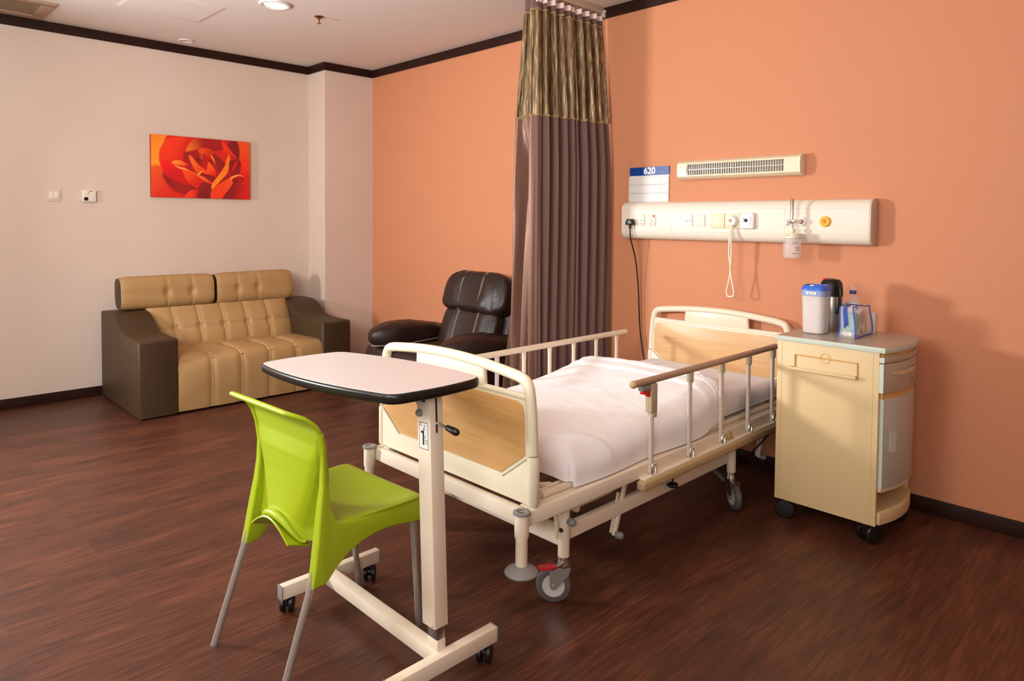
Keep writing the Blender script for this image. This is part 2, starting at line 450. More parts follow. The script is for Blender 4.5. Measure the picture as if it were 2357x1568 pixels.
for s in (-1, 1): tube(b, [c+Vector((s*.007*.7, -s*.007*.7, -.018)), c+Vector((s*.011*.7, -s*.011*.7, -.028)), c+Vector((s*.009*.7, -s*.009*.7, -.042)), c+Vector((0, 0, -.046))], .002, 8)
obj('sprinkler_body', b, 'brass', t)
obj('glass_bulb', cyl(new(), c-Vector((0, 0, .02)), c-Vector((0, 0, .044)), .0022), 'red', t)
obj('deflector', lathe(new(), [(.0, -.046), (.014, -.046), (.014, -.048), (0, -.048)], c, (0, 0, 1), 16), 'brass', t)

# ------------------------------------------------------------------ things on the cream wall
t = thing('light_switch', 'white square light switch on the cream wall by the thermostat', 'switch', (.004, -2.4615, 1.44))
obj('plate', box(new(), 0, .008, -2.504, -2.419, 1.44, 1.525, .003), 'cream_wall', t)
for k in range(2): obj('rocker', box(new(), .008, .0125, -2.489+k*.0285, -2.4615+k*.0285, 1.458, 1.507, .0015), 'ivory', t)
t = thing('thermostat', 'small white wall thermostat with dial and black display on cream wall', 'thermostat', (.012, -2.244, 1.44))
obj('case', box(new(), 0, .03, -2.29, -2.203, 1.44, 1.525, .004), 'ivory', t)
obj('dial', lathe(new(), [(.0155, 0), (.0155, .006), (.013, .009), (0, .009)], (.03, -2.268, 1.505), (1, 0, 0)), 'ivory', t)
obj('display', box(new(), .03, .0315, -2.28, -2.254, 1.449, 1.474), 'black', t)
obj('logo_strip', box(new(), .03, .0308, -2.247, -2.222, 1.514, 1.519), 'print_grey', t)
obj('legend', box(box(new(), .03, .0305, -2.226, -2.214, 1.452, 1.456), .03, .0305, -2.222, -2.213, 1.468, 1.471), 'ivory_end', t)

# rose canvas -------------------------------------------------------
PY0, PY1, PZ0, PZ1 = -1.827, -1.05, 1.489, 1.975
t = thing('rose_canvas', 'wide canvas print of an orange and red rose on the cream wall', 'picture', (.015, (PY0+PY1)/2, PZ0))
obj('stretcher', box(new(), .0, .03, PY0, PY1, PZ0, PZ1, .002), 'canvas_side', t)
NU, NV = 260, 164
gx, gy = np.meshgrid(np.arange(NU+1)/NU, np.arange(NV+1)/NV)
# drawing coordinates: 1870 wide, 1130 high, y down
ax, ay = gx*1870, (1-gy)*1130
wob = 14*np.sin(ax/130+1.3)+11*np.sin(ay/90)+8*np.sin((ax+ay)/60)
def to_d(x, y):
    yt = 165+(x-140)*.0773; yb = 1350+(x-155)*.0187
    return ((x-148)/1872*1870, (y-yt)/(yb-yt)*1130)
col = np.zeros((NV+1, NU+1, 3)); 
def lc(h): return np.array(lin(h))
k = np.clip(ax/1870, 0, 1)[..., None]
base = lc('c81a0c')*(1-k)+lc('c22a0c')*k
col[:] = base
def sdf(poly):
    P = np.array(poly); n = len(P); d = np.full(ax.shape, 1e9); inside = np.zeros(ax.shape, bool)
    for i in range(n):
        x0, y0 = P[i]; x1, y1 = P[(i+1) % n]; ex, ey = x1-x0, y1-y0
        tt = np.clip(((ax-x0)*ex+(ay-y0)*ey)/(ex*ex+ey*ey+1e-9), 0, 1)
        d = np.minimum(d, np.hypot(ax-x0-tt*ex, ay-y0-tt*ey))
        cnd = ((y0 > ay) != (y1 > ay)) & (ax < (x1-x0)*(ay-y0)/(y1-y0+1e-9)+x0); inside ^= cnd
    return np.where(inside, d, -d)
def petal(pts, c0, c1, g0, g1, soft=8, rim=None, rimw=14, curve=True):
    P = [to_d(*p) for p in pts]
    if curve: P = [(q.x, q.y) for q in cr([(p[0], p[1], 0) for p in P], 5, True)]
    s = sdf(P); a = np.clip(s/soft+.5, 0, 1)[..., None]
    (x0, y0), (x1, y1) = to_d(*g0), to_d(*g1)
    tt = np.clip(((ax+wob-x0)*(x1-x0)+(ay-y0)*(y1-y0))/((x1-x0)**2+(y1-y0)**2), 0, 1)[..., None]
    tt = tt*tt*(3-2*tt)
    c = lc(c0)*(1-tt)+lc(c1)*tt
    if rim is not None:
        rr = np.clip(1-s/rimw, 0, 1)[..., None]*(s > 0)[..., None]; c = c*(1-rr*.8)+lc(rim)*rr*.8
    global col
    col = col*(1-a)+c*a
petal([(100, 150), (420, 170), (380, 300), (330, 800), (100, 820)], 'e08a26', 'e89a2c', (150, 200), (300, 700), 30)
petal([(1700, 260), (2060, 260), (2060, 720), (1850, 760), (1740, 560)], 'd8561a', 'd84a14', (1900, 350), (1900, 740), 60)
petal([(1600, 700), (2060, 640), (2060, 960), (1800, 980), (1640, 900)], 'dd3a12', 'cc1210', (1900, 700), (1800, 960), 60)
petal([(120, 820), (330, 780), (420, 1060), (760, 1100), (800, 1380), (120, 1380)], 'd8521e', 'cc2410', (150, 900), (500, 1300), 50)
petal([(360, 900), (700, 1080), (960, 1120), (1000, 1380), (600, 1250), (420, 1100)], '8a0f12', 'a01210', (400, 1000), (800, 1200), 60)
petal([(960, 1100), (1300, 1060), (1250, 1400), (900, 1400), (800, 1200)], '8d1114', '7e1014', (1000, 1100), (1100, 1380), 50)
petal([(480, 230), (860, 260), (860, 640), (720, 700), (340, 780), (290, 500), (380, 320)], 'dd3a0c', 'c21010', (480, 400), (820, 600), 12)
petal([(340, 660), (560, 680), (760, 800), (980, 930), (1080, 1060), (700, 1080), (430, 960), (330, 800)], 'd91010', 'bf0a0e', (400, 720), (500, 1000), 30)
petal([(760, 500), (870, 300), (1060, 230), (1480, 260), (1560, 420), (1300, 480), (1010, 440), (900, 470)], 'd8741e', '9c1012', (800, 420), (1160, 340), 10)
petal([(1450, 270), (1760, 290), (1800, 640), (1620, 560), (1520, 380)], 'c02010', '7e0e16', (1480, 300), (1640, 400), 30)
petal([(1460, 280), (1560, 380), (1760, 620), (1640, 560), (1500, 480)], 'dc3a12', 'd83010', (1480, 300), (1700, 600), 24)
petal([(720, 540), (900, 470), (1040, 470), (1020, 700), (1140, 830), (1000, 930), (780, 800)], '9a0e14', 'a80e12', (800, 500), (900, 800), 30)
petal([(1000, 460), (1090, 425), (1210, 440), (1380, 560), (1540, 740), (1400, 900), (1200, 640), (1040, 540)], 'dd4a16', '900f14', (1090, 430), (1320, 640), 10, 'd8380f', 20)
petal([(1200, 560), (1330, 600), (1390, 900), (1320, 1000), (1150, 840)], '860f14', 'a81212', (1250, 600), (1330, 940), 20)
petal([(820, 560), (890, 600), (1000, 740), (1130, 830), (1050, 870), (960, 880), (880, 740)], 'e8740e', 'dd5010', (860, 620), (980, 860), 8)
petal([(940, 620), (1010, 560), (1100, 530), (1190, 600), (1180, 760), (1140, 830), (1040, 760)], '7c1016', 'b81212', (1000, 640), (1140, 700), 12, 'c83010', 12)
petal([(1020, 560), (1080, 535), (1140, 560), (1130, 620), (1060, 640), (1030, 620)], 'c02010', '8a1014', (1040, 560), (1110, 620), 8, 'd85018', 14)
petal([(1060, 570), (1100, 580), (1080, 610), (1060, 620)], 'dd6a20', 'c83010', (1070, 580), (1090, 610), 8)
petal([(1130, 560), (1250, 545), (1300, 660), (1360, 780), (1370, 880), (1290, 700)], 'c81a10', '9a1012', (1180, 580), (1330, 780), 8)
petal([(1230, 540), (1290, 600), (1330, 720), (1385, 900), (1340, 760), (1275, 630)], 'e8a02c', 'dd4a12', (1250, 560), (1370, 880), 6)
petal([(1190, 690), (1250, 730), (1320, 830), (1330, 970), (1210, 930), (1090, 880), (1160, 830)], 'e85a0a', 'd01a0e', (1200, 780), (1320, 960), 10)
petal([(1000, 930), (1180, 920), (1340, 980), (1300, 1080), (1150, 1040)], '84101a', '8a0f14', (1000, 930), (1300, 1060), 16)
petal([(970, 925), (1010, 890), (1110, 845), (1050, 890), (1000, 930)], 'f0b060', 'ecd080', (980, 920), (1100, 850), 6)
petal([(500, 710), (560, 660), (680, 665), (800, 740), (700, 750), (560, 725)], 'e89030', 'd84010', (540, 690), (780, 740), 7, 'eca040', 10)
petal([(700, 820), (860, 860), (990, 930), (1090, 1010), (1000, 1160), (950, 1180), (800, 1060), (730, 920)], 'e2500e', 'c81a10', (780, 900), (960, 1140), 12)
petal([(555, 735), (650, 780), (740, 800), (900, 880), (1000, 935), (930, 910), (820, 850), (650, 810)], 'f0b478', 'e88040', (560, 740), (980, 930), 6)
petal([(960, 920), (1090, 960), (1240, 1060), (1300, 1110), (1130, 1050)], 'e87a3a', 'dd3a12', (980, 930), (1280, 1100), 7)
petal([(1600, 540), (1610, 680), (1560, 880), (1420, 1040), (1330, 1130), (1250, 1200), (1270, 1080), (1400, 920), (1520, 740), (1545, 640)], 'ec7a10', 'ee8c1c', (1580, 600), (1350, 1060), 8, 'e89a30', 10)
petal([(1620, 660), (1780, 640), (1840, 720), (1790, 930), (1640, 940), (1600, 800)], '7e0f16', '8e1014', (1650, 700), (1800, 900), 16)
petal([(1640, 860), (1690, 740), (1770, 650), (1740, 760), (1680, 850)], 'd81210', 'c00e10', (1760, 660), (1650, 850), 10)
petal([(1400, 1080), (1560, 930), (1640, 900), (1600, 980), (1400, 1110)], '8c1014', '9a1012', (1420, 1080), (1600, 940), 12)
petal([(1680, 1000), (1800, 960), (1900, 980), (1880, 1060), (1700, 1100), (1640, 1060)], '7e0e16', 'a81010', (1700, 1020), (1860, 1040), 20)
petal([(1560, 1220), (1680, 1100), (1900, 1120), (2060, 1300), (2060, 1420), (1420, 1400)], '86101a', 'c81410', (1600, 1220), (1950, 1340), 40)
petal([(1250, 1220), (1400, 1100), (1560, 1000), (1640, 970), (1660, 1080), (1600, 1190), (1500, 1300), (1430, 1400), (1240, 1400)], 'de4012', 'e05018', (1300, 1340), (1600, 1050), 14)
petal([(1620, 990), (1660, 950), (1790, 920), (1910, 960), (1800, 940), (1680, 985), (1640, 1030), (1675, 1085), (1640, 1060)], 'e8903a', 'ecb070', (1650, 1060), (1880, 950), 7)
petal([(730, 1400), (800, 1260), (900, 1200), (1000, 1220), (960, 1320), (1000, 1400)], 'e0460f', 'c81c10', (800, 1300), (980, 1260), 12)
col = np.clip(col**1.12*np.array([1.3, 1.12, .8]), 0, 1)
b = grid(new(), lambda u, v: (.0308, PY0+.0005+u*(PY1-PY0-.001), PZ0+.0005+v*(PZ1-PZ0-.001)), NU, NV)
p = obj('printed_face', b, 'rose', t, recalc=False)
ca = p.data.color_attributes.new('paint', 'FLOAT_COLOR', 'POINT')
buf = np.ones(((NV+1)*(NU+1), 4), np.float32); buf[:, :3] = col.reshape(-1, 3); ca.data.foreach_set('color', buf.ravel())

# ------------------------------------------------------------------ sofa
t = thing('two_seat_sofa', 'two tone leatherette two seat sofa, tan cushions and dark brown arms, against the cream wall', 'sofa', (.5, -1.405, 0))
def arm_profile():
    top = [(.075, .64), (.20, .647), (.33, .643), (.42, .615), (.50, .565), (.58, .533), (.70, .522), (.93, .520)]
    pts = [(q.x, q.y) for q in cr([(a, c, 0) for a, c in top], 5)]
    return [(.075, .012)]+pts+[(.943, .505), (.945, .26), (.945, .012)]
for y0, y1 in ((-2.195, -1.94), (-.875, -.622)):
    a = prism(new(), arm_profile(), 'xz', y0, y1, .018, 3)
    obj('arm', a, 'brown_leather', t)
SY0, SY1 = -1.945, -.87
seams = [SY0+(SY1-SY0)*k/5 for k in range(1, 5)]
seams5 = [SY0+(SY1-SY0)*(k+.5)/5.5 for k in range(0, 6)]
def groove(y, lines, wd=.02, dep=.012):
    d = 0
    for s in lines: d = max(d, math.exp(-((y-s)/wd)**2))
    return d*dep
seat_l = [SY0+.225+.21*k for k in range(4)]
prof_seat = [(q.x, q.y) for q in cr([(.40, .385, 0), (.55, .392, 0), (.72, .398, 0), (.86, .392, 0), (.925, .365, 0), (.95, .31, 0), (.957, .2, 0), (.95, .08, 0), (.945, .018, 0)], 6)]
def seat_fn(off=0.):
    def f(u, v):
        y = SY0+u*(SY1-SY0); k = v*(len(prof_seat)-1); i = min(int(k), len(prof_seat)-2); q = k-i
        x = prof_seat[i][0]*(1-q)+prof_seat[i+1][0]*q; z = prof_seat[i][1]*(1-q)+prof_seat[i+1][1]*q
        g = groove(y, seat_l, .022, .010)
        row = math.exp(-((x-.66)/.03)**2)*.006 if z > .37 else 0
        btn = 0
        if z > .36:
            for s in seat_l: btn = max(btn, .016*math.exp(-((y-s)/.035)**2-((x-.66)/.045)**2))
        e = .012*(abs(2*u-1)**8)
        d = -(g+row+btn+e)+off
        top = max(0, min(1, (.93-x)/.12)) if z > .3 else 0
        return (x+d*(1-top), y, z+d*top)
    return f
b = grid(new(), seat_fn(), 110, 64); 
box(b, .38, .93, SY0+.002, SY1-.002, .015, .36)
so = obj('seat', b, 'tan_leather', t, recalc=False)
for s in seat_l:
    f = seat_fn(.001); obj('piping', tube(new(), [f((s-SY0)/(SY1-SY0), v) for v in np.linspace(.22, 1, 44)], .0028, 6), 'piping', so)
back_l = [SY0+.165+.181*k for k in range(5)]
def back_fn(off=0.):
    def f(u, v):
        y = SY0+u*(SY1-SY0); z = .36+.30*v; x = .455-.13*v+.035*math.sin(PI*min(1, v*1.05))
        g = groove(y, back_l, .02, .010)+.006*math.exp(-((z-.505)/.010)**2)+.010*math.exp(-((z-.505)/.05)**2)
        for s in back_l: g = max(g, .032*math.exp(-((y-s)/.04)**2-((z-.505)/.035)**2))
        g += .03*abs(2*u-1)**10
        return (x-g+off, y, z)
    return f
b = grid(new(), back_fn(), 110, 40); box(b, .08, .30, SY0, SY1, .36, .655)
bo = obj('backrest', b, 'tan_leather', t, recalc=False)
for s in back_l:
    f = back_fn(.001); obj('piping', tube(new(), [f((s-SY0)/(SY1-SY0), v) for v in np.linspace(0.02, .98, 40)], .0026, 6), 'piping', bo)
def headrest(y0, y1, z0, z1, tilt, btns):
    n = 44; ym, zm = (y0+y1)/2, (z0+z1)/2
    def sec(a):   # rounded teardrop section, x toward the room
        ca, sa = math.cos(a), math.sin(a)
        return (.215+.085*math.copysign(abs(ca)**.75, ca), math.copysign(abs(sa)**.62, sa)*(z1-z0)/2)
    def f(u, v):
        a = -PI/2+2*PI*v; x, z = sec(a); y = y0+u*(y1-y0)
        s = 1-.10*abs(2*u-1)**14
        x = .215+(x-.215)*s; z = z*s
        if x > .22:
            d = .004*math.exp(-((z)/.010)**2)
            for q in btns:
                d = max(d, .022*math.exp(-((y-q)/.028)**2-(z/.032)**2), .005*math.exp(-((y-q)/.012)**2))
            x -= d
        zz = zm+z+tilt*(y-ym)
        return (x-.35*z*.22, y, zz)
    b = grid(new(), f, 90, 72)
    o = obj('headrest', b, 'tan_leather', t, recalc=False)
    for u in (0., 1.):
        e = new()
        ring = [Vector(f(u, v/40)) for v in range(40)]
        vs = [e.verts.new(p+Vector((0, -.0015 if u == 0 else .0015, 0))) for p in ring]
        cc = e.verts.new(sum(ring, Vector())/40+Vector((0, -.012 if u == 0 else .012, 0)))
        for i in range(40): e.faces.new((vs[i], vs[(i+1) % 40], cc))
        obj('side_panel', e, 'brown_leather', o, 'dark brown end panel')
headrest(-2.115, -1.452, .648, .893, .0, [-1.80, -1.62])
headrest(-1.43, -.80, .638, .893, .012, [-1.265, -1.10])

# ------------------------------------------------------------------ recliner
t = thing('recliner', 'dark brown leather recliner armchair with pale stitching, by the brown curtain', 'armchair', (2.2, -.5, 0))
def wr(p, amp, sc):
    return amp*noise.noise(Vector((p[0]*sc, p[1]*sc, p[2]*sc)))
for s, xc in ((-1, 1.775), (1, 2.545)):
    b = new()
    cushion(b, (xc+(-.035 if s < 0 else .012), -.50, .262), (.165 if s < 0 else .125, .425, .210), .3, None, 40, 20, lambda p: p+Vector((wr(p, .006, 9), wr(p+Vector((3, 0, 0)), .006, 9), 0)))
    a = obj('arm', b, 'dark_leather', t)
    b = new()
    def pad(p):
        q = p.copy(); k = (p.y+.36)/.72          # 0 at front
        q.z *= .72+.5*math.exp(-((k-.35)/.45)**2); q.z -= .05*k*0
        q.x *= .8+.25*math.sin(PI*min(1, max(0, k*.9+.1)))
        q.x *= 1-.22*max(0, (.18-k)/.18)**1.5
        return q+Vector((0, 0, wr(p, .010, 14)+wr(p*1.0, .004, 38)))
    cushion(b, (xc+(-.01 if s < 0 else .0), -.60, .505), (.125, .37, .085), .55, Matrix.Rotation(math.radians(-3), 3, 'X'), 48, 24, pad, .7)
    po = obj('arm_pad', b, 'dark_leather', a)
    b = new(); tube(b, [(xc+.128*math.sin(q)*(.95), -.60-.36*math.cos(q), .475-.012*math.cos(q)) for q in np.linspace(-2.2, 2.2, 40)], .003, 6)
    obj('seam', b, 'stitch', a)
    obj('foot', cyl(new(), (xc, -.80, 0), (xc, -.80, .06), .025), 'black', t)
    obj('foot', cyl(new(), (xc, -.18, 0), (xc, -.18, .06), .025), 'black', t)
b = new(); cushion(b, (2.18, -.86, .26), (.27, .075, .19), .35); obj('footrest', b, 'dark_leather', t)
b = new(); cushion(b, (2.18, -.58, .36), (.27, .32, .12), .35); obj('seat', b, 'dark_leather', t)
lean = Matrix.Rotation(math.radians(-19), 4, 'X')
def back_pt(x, y, z): return Vector((2.20, -.50, .42))+(lean @ Vector((x, y, z)))
b = new(); cushion(b, (0, 0, 0), (.33, .09, .30), .35, None, 40, 24); b.transform(Matrix.Translation((2.20, -.50, .42)) @ lean @ Matrix.Translation((0, .12, .24)))
bk = obj('backrest', b, 'dark_leather', t)
def lum(p): return p+Vector((0, wr(p, .008, 12)-.012*(math.exp(-((p.x-.105)/.014)**2)+math.exp(-((p.x+.105)/.014)**2))*(-1 if p.y < 0 else 0), 0))
b = new(); cushion(b, (0, 0, 0), (.285, .095, .20), .42, None, 64, 26, lum); b.transform(Matrix.Translation((2.20, -.50, .42)) @ lean @ Matrix.Translation((0, .035, .13)))
obj('lumbar_cushion', b, 'dark_leather', bk)
def headp(p):
    return Vector((p.x*(1-.10*max(0, p.z/.15)), p.y+wr(p*1.0, .012, 13)+wr(p, .005, 34)-.012*(math.exp(-((p.x-.105)/.014)**2)+math.exp(-((p.x+.105)/.014)**2))*(-1 if p.y < 0 else 0), p.z+wr(p+Vector((5, 0, 0)), .008, 10)))
b = new(); cushion(b, (0, 0, 0), (.335, .125, .155), .5, None, 72, 30, headp); b.transform(Matrix.Translation((2.20, -.50, .42)) @ lean @ Matrix.Translation((0, .03, .42)))
obj('head_cushion', b, 'dark_leather', bk)
b = new()
for xs in (-.110, -.100, .100, .110):
    def surf(cz, hy, hz, e, y0):
        out = []
        for q in np.linspace(-1.25, 1.45, 30):
            cy, sy = math.cos(q), math.sin(q)
            out.append(back_pt(xs*(1-.06*max(0, sy)), y0-(hy+.003)*math.copysign(abs(cy)**e, cy)+.010, cz+hz*math.copysign(abs(sy)**e, sy)))
        return out
    tube(b, surf(.42, .125, .155, .5, .03), .0016, 5); tube(b, surf(.13, .095, .20, .42, .035), .0016, 5)
obj('stitching', b, 'stitch', bk)

# ------------------------------------------------------------------ curtain
t = thing('curtain_track', 'grey metal curtain track under the ceiling, ending at the orange wall', 'curtain track', (2.985, -1.6, 2.655))
b = new(); box(b, 2.965, 3.005, -3.4, -.016, 2.655, HC, .003); obj('rail', b, 'ivory_end', t)
b = new(); box(b, 2.978, 3.012, -.03, -.006, 2.635, 2.68, .003); cyl(b, (3.0, -.02, 2.675), (3.02, -.02, 2.675), .006); obj('end_stop', b, 'wheel_grey', t)
t = thing('privacy_curtain', 'brown bed curtain with gold net band on top, bunched against the orange wall', 'curtain', (3.0, -.33, .1))
def pleat_wall(s, h):      # wide lining side, s 0 at the wall
    fl = 1-h                # h: 0 bottom .. 1 top
    y = -.05-.575*s
    wv = math.sin(s*PI*2*9.5+.6*math.sin(s*13))+.45*math.sin(s*PI*2*17+1.2+.7*fl)
    amp = .020+.012*math.sin(PI*min(1, fl*1.3))
    x = 3.055-.075*s*(1-.25*fl)+amp*wv+.035*fl*(1-s)
    x -= .06*max(0, (h-.62)/.38)*(1-s)*1.1
    return (x, y+.008*math.cos(s*60), 0)
def pleat_edge(s, h):      # satin edge wrapped toward the room, s 0 beside the lining
    fl = 1-h
    xa = 3.0+.03*fl; xb = 2.835-.135*min(1, fl*1.1)
    x = xa+(xb-xa)*s
    deep = min(1, max(0, (.72-h)/.1))       # the fold opens below the net band
    y = -.640+.06*s+(.016+.020*fl)*math.sin(s*PI*2*(2.2+1.3*fl)+1.1+.5*fl)+.005*fl*math.sin(s*44+2*h)+deep*h*.14*math.exp(-((s-.62)/.17)**2)
    return (x, y, 0)
Z0, Z1, Z2, Z3 = .10, 1.95, 2.565, 2.645
def sheet(fnp, za, zb, nu, nv, scallop=0):
    def f(u, v):
        z = za+(zb-za)*v; h = (z-Z0)/(Z3-Z0); p = fnp(u, h)
        return (p[0], p[1], z+scallop*math.sin(u*60)*(1 if v > .5 else 0))
    return grid(new(), f, nu, nv, .0012)
pan = obj('lining_panel', sheet(pleat_wall, Z0, Z1, 180, 30), 'curtain', t, recalc=False, angle=60)
obj('satin_panel', sheet(pleat_edge, Z0, Z1, 70, 30), 'satin', t, 'shiny brown satin edge', recalc=False, angle=60)
def bump_net(fnp):
    def f(u, h):
        p = fnp(u, h); return (p[0]+.006*math.sin(u*140+h*9), p[1]+.004*math.sin(u*97), 0)
    return f
b = sheet(bump_net(pleat_wall), Z1, Z2, 200, 14); join(b, sheet(bump_net(pleat_edge), Z1, Z2, 70, 14)); obj('net_band', b, 'net', t, 'see-through gold brown net', recalc=False, angle=60)
def hem(za):
    b = new()
    for fnp in (pleat_wall, pleat_edge):
        h = (za-Z0)/(Z3-Z0); tube(b, [(lambda p: (p[0]+.001, p[1]-.001, za+.003*math.sin(k*1.7)))(fnp(k/150, h)) for k in range(151)], .0065, 6)
    return b
obj('braid', hem(Z1), 'gold', t); obj('braid', hem(Z2), 'gold', t)
b = sheet(pleat_wall, Z2, Z3, 180, 4); join(b, sheet(pleat_edge, Z2, Z3+.004, 70, 4)); obj('heading', b, 'curtain', t, recalc=False, angle=60)
def tape(s, h):
    p = pleat_wall(s, h); return (p[0]+.004, p[1], 0)
obj('heading_tape', sheet(tape, 2.605, 2.637, 180, 2), 'pink_tape', t, 'pale pink heading tape', recalc=False, angle=60)
for k in range(12):
    p = pleat_wall((k+.5)/12, 1); obj('hook', tube(new(), [(p[0], p[1], 2.635), (2.99, p[1], 2.648), (2.985, p[1], 2.654)], .0025, 6), 'wheel_grey', t)

# ------------------------------------------------------------------ wall services above the bed
t = thing('room_sign', 'white name board with blue header reading 620, above the bedhead panel', 'sign', (3.358, -.004, 1.45))
obj('board', box(new(), 3.213, 3.50, -.005, 0, 1.44, 1.612), 'white_paper', t)
for k in range(3): obj('card_strip', box(new(), 3.211, 3.501, -.012, -.005, 1.452+k*.0515, 1.501+k*.0515, .002), 'white_paper', t)
obj('header', box(new(), 3.216, 3.501, -.008, 0, 1.612, 1.663), 'blue_print', t)
b = text_bm('620', .056, .0016); b.transform(Matrix.Translation((3.362, -.0085, 1.638)) @ XZ); obj('digits', b, 'white', t)

t = thing('bed_wall_light', 'long ivory wall light with shiny louvre above the bedhead panel', 'wall light', (3.95, -.03, 1.574))
prof = [(-.0, 1.574), (-.045, 1.574), (-.066, 1.590), (-.07, 1.628), (-.066, 1.666), (-.045, 1.682), (0, 1.682)]
b = new()
OX0, OX1, OZ0, OZ1 = 3.657, 4.229, 1.597, 1.658
def lamp_face(x0, x1): prism(b, prof, 'yz', x0, x1, 0)
lamp_face(3.597, OX0); lamp_face(OX1, 4.308)
prism(b, [(0, 1.574), (-.045, 1.574), (-.066, 1.590), (-.067, OZ0), (0, OZ0)], 'yz', OX0, OX1); prism(b, [(0, OZ1), (-.067, OZ1), (-.066, 1.666), (-.045, 1.682), (0, 1.682)], 'yz', OX0, OX1)
obj('housing', b, 'yellowed', t)
obj('end_cap', prism(new(), [(y*1.03, 1.628+(z-1.628)*1.02) for y, z in prof], 'yz', 4.304, 4.312, .001), 'ivory', t)
obj('end_cap', prism(new(), prof, 'yz', 3.592, 3.598, .002), 'ivory', t)
b = grid(new(), lambda u, v: (OX0+u*(OX1-OX0), -.034-.022*abs(2*((v*2) % 1.0 if v < 1 else 1)-1)**2, OZ0+v*(OZ1-OZ0)), 2, 24); obj('reflector', b, 'reflector', t, recalc=False)
b = new()
for k in range(41):
    x = OX0+.003+k*(OX1-OX0-.006)/40
    box(b, x-.0010, x+.0010, -.064, -.045, OZ0+.001, OZ1-.001)
box(b, OX0, OX1, -.065, -.03, 1.6262, 1.6288)
obj('louvre', b, 'louvre', t)
obj('tube_lamp', cyl(new(), (OX0+.01, -.042, 1.628), (OX1-.01, -.042, 1.628), .006), 'white', t)

t = thing('bedhead_panel', 'long ivory bedhead service trunking with sockets on the orange wall', 'service panel', (3.94, -.045, 1.222))
prof = [(0, 1.222), (-.045, 1.223), (-.072, 1.232), (-.086, 1.250), (-.09, 1.270), (-.09, 1.402), (-.086, 1.42), (-.072, 1.438), (-.045, 1.447), (0, 1.448)]
obj('trunking', prism(new(), prof, 'yz', 3.225, 4.652), 'ivory', t)
for x0, x1 in ((3.218, 3.226), (4.651, 4.662)): obj('end_cap', prism(new(), [(y*1.01, z) for y, z in prof], 'yz', x0, x1, .002), 'ivory_end' if x0 > 4 else 'ivory', t)
b = new()
for z in (1.271, 1.401): box(b, 3.227, 4.65, -.0905, -.0895, z-.0008, z+.0008)
for x in (3.576, 4.247): box(b, x-.0008, x+.0008, -.0905, -.0895, 1.271, 1.401)
obj('joint', b, 'ivory_end', t)
def plate(name, x0, x1, z0, z1, m, d=.006, bev=.002): return obj(name, box(new(), x0, x1, -.09-d, -.09, z0, z1, bev), m, t)
s1 = plate('double_socket', 3.291, 3.391, 1.304, 1.370, 'ivory'); s2 = plate('switched_socket', 3.419, 3.468, 1.304, 1.371, 'ivory')
for par, xc in ((s1, 3.370), (s2, 3.443)):
    b = new(); box(b, xc-.002, xc+.002, -.0965, -.0955, 1.330, 1.339); 
    for s in (-1, 1): box(b, xc+s*.009-.0025, xc+s*.009+.0025, -.0965, -.0955, 1.3135, 1.3175)
    obj('pin_holes', b, 'dark_gap', par)
obj('indicator', box(new(), 3.451, 3.461, -.099, -.095, 1.354, 1.368, .002), 'red', s2)
dp = plate('data_socket', 3.663, 3.716, 1.302, 1.370, 'white')
for xc in (3.678, 3.702): obj('jack', lathe(new(), [(.008, 0), (.008, .002), (0, .002)], (xc, -.096, 1.336), (0, -1, 0), 16), 'ivory_end', dp)
plate('blank_plate', 3.744, 3.794, 1.305, 1.370, 'ivory')
bp = plate('cover_plate', 3.83, 3.915, 1.296, 1.377, 'yellowed', .009); bq = plate('cover_plate', 3.918, 4.003, 1.296, 1.377, 'yellowed', .009)
for par, xs in ((bp, (3.838, 3.906)), (bq, (3.926, 3.994))):
    for x in xs: obj('screw', lathe(new(), [(.003, 0), (.003, .002), (0, .002)], (x, -.099, 1.336), (0, -1, 0), 10), 'brass', par)
yo = obj('gas_outlet', lathe(new(), [(.0255, 0), (.0255, .008), (.022, .012), (.006, .012), (0, .009)], (4.453, -.09, 1.336), (0, -1, 0), 36), 'yellow', t, 'round amber gas outlet')
b = lathe(new(), [(.011, 0), (.011, .0015), (.009, .0015), (.009, 0), (.011, 0)], (4.453, -.1015, 1.336), (0, -1, 0), 28); lathe(b, [(.005, 0), (.005, .003), (.002, .003), (0, .001)], (4.453, -.1005, 1.336), (0, -1, 0), 20)
obj('outlet_ring', b, 'amber', yo)
oo = obj('oxygen_outlet', lathe(new(), [(.024, 0), (.024, .006), (.021, .009), (0, .009)], (4.337, -.09, 1.336), (0, -1, 0), 36), 'white', t)
obj('valve_socket', lathe(new(), [(.011, 0), (.011, .012), (.008, .012), (0, .006)], (4.337, -.099, 1.336), (0, -1, 0), 20), 'brass', oo)

t = thing('call_device', 'square white device with silver ring and dark button, on bedhead panel', 'call unit', (4.0525, -.1, 1.294))
obj('case', box(new(), 4.010, 4.093, -.118, -.09, 1.294, 1.380, .012, 4), 'white', t)
def fr(b, c, h, wd, y0, y1, r):
    o = rrect(c[0]-h, c[0]+h, c[1]-h, c[1]+h, r); i = rrect(c[0]-h+wd, c[0]+h-wd, c[1]-h+wd, c[1]+h-wd, r*.7)
    A = [b.verts.new((p[0], y0, p[1])) for p in o]; B = [b.verts.new((p[0], y1, p[1])) for p in o]; D = [b.verts.new((p[0], y1, p[1])) for p in i]; E_ = [b.verts.new((p[0], y0, p[1])) for p in i]
    n = len(o)
    for k in range(n):
        j = (k+1) % n
        for P_, Q in ((A, B), (B, D), (D, E_)): b.faces.new((P_[k], P_[j], Q[j], Q[k]))
    return b
obj('ring', fr(new(), (4.051, 1.34), .026, .010, -.118, -.122, .011), 'silver', t)
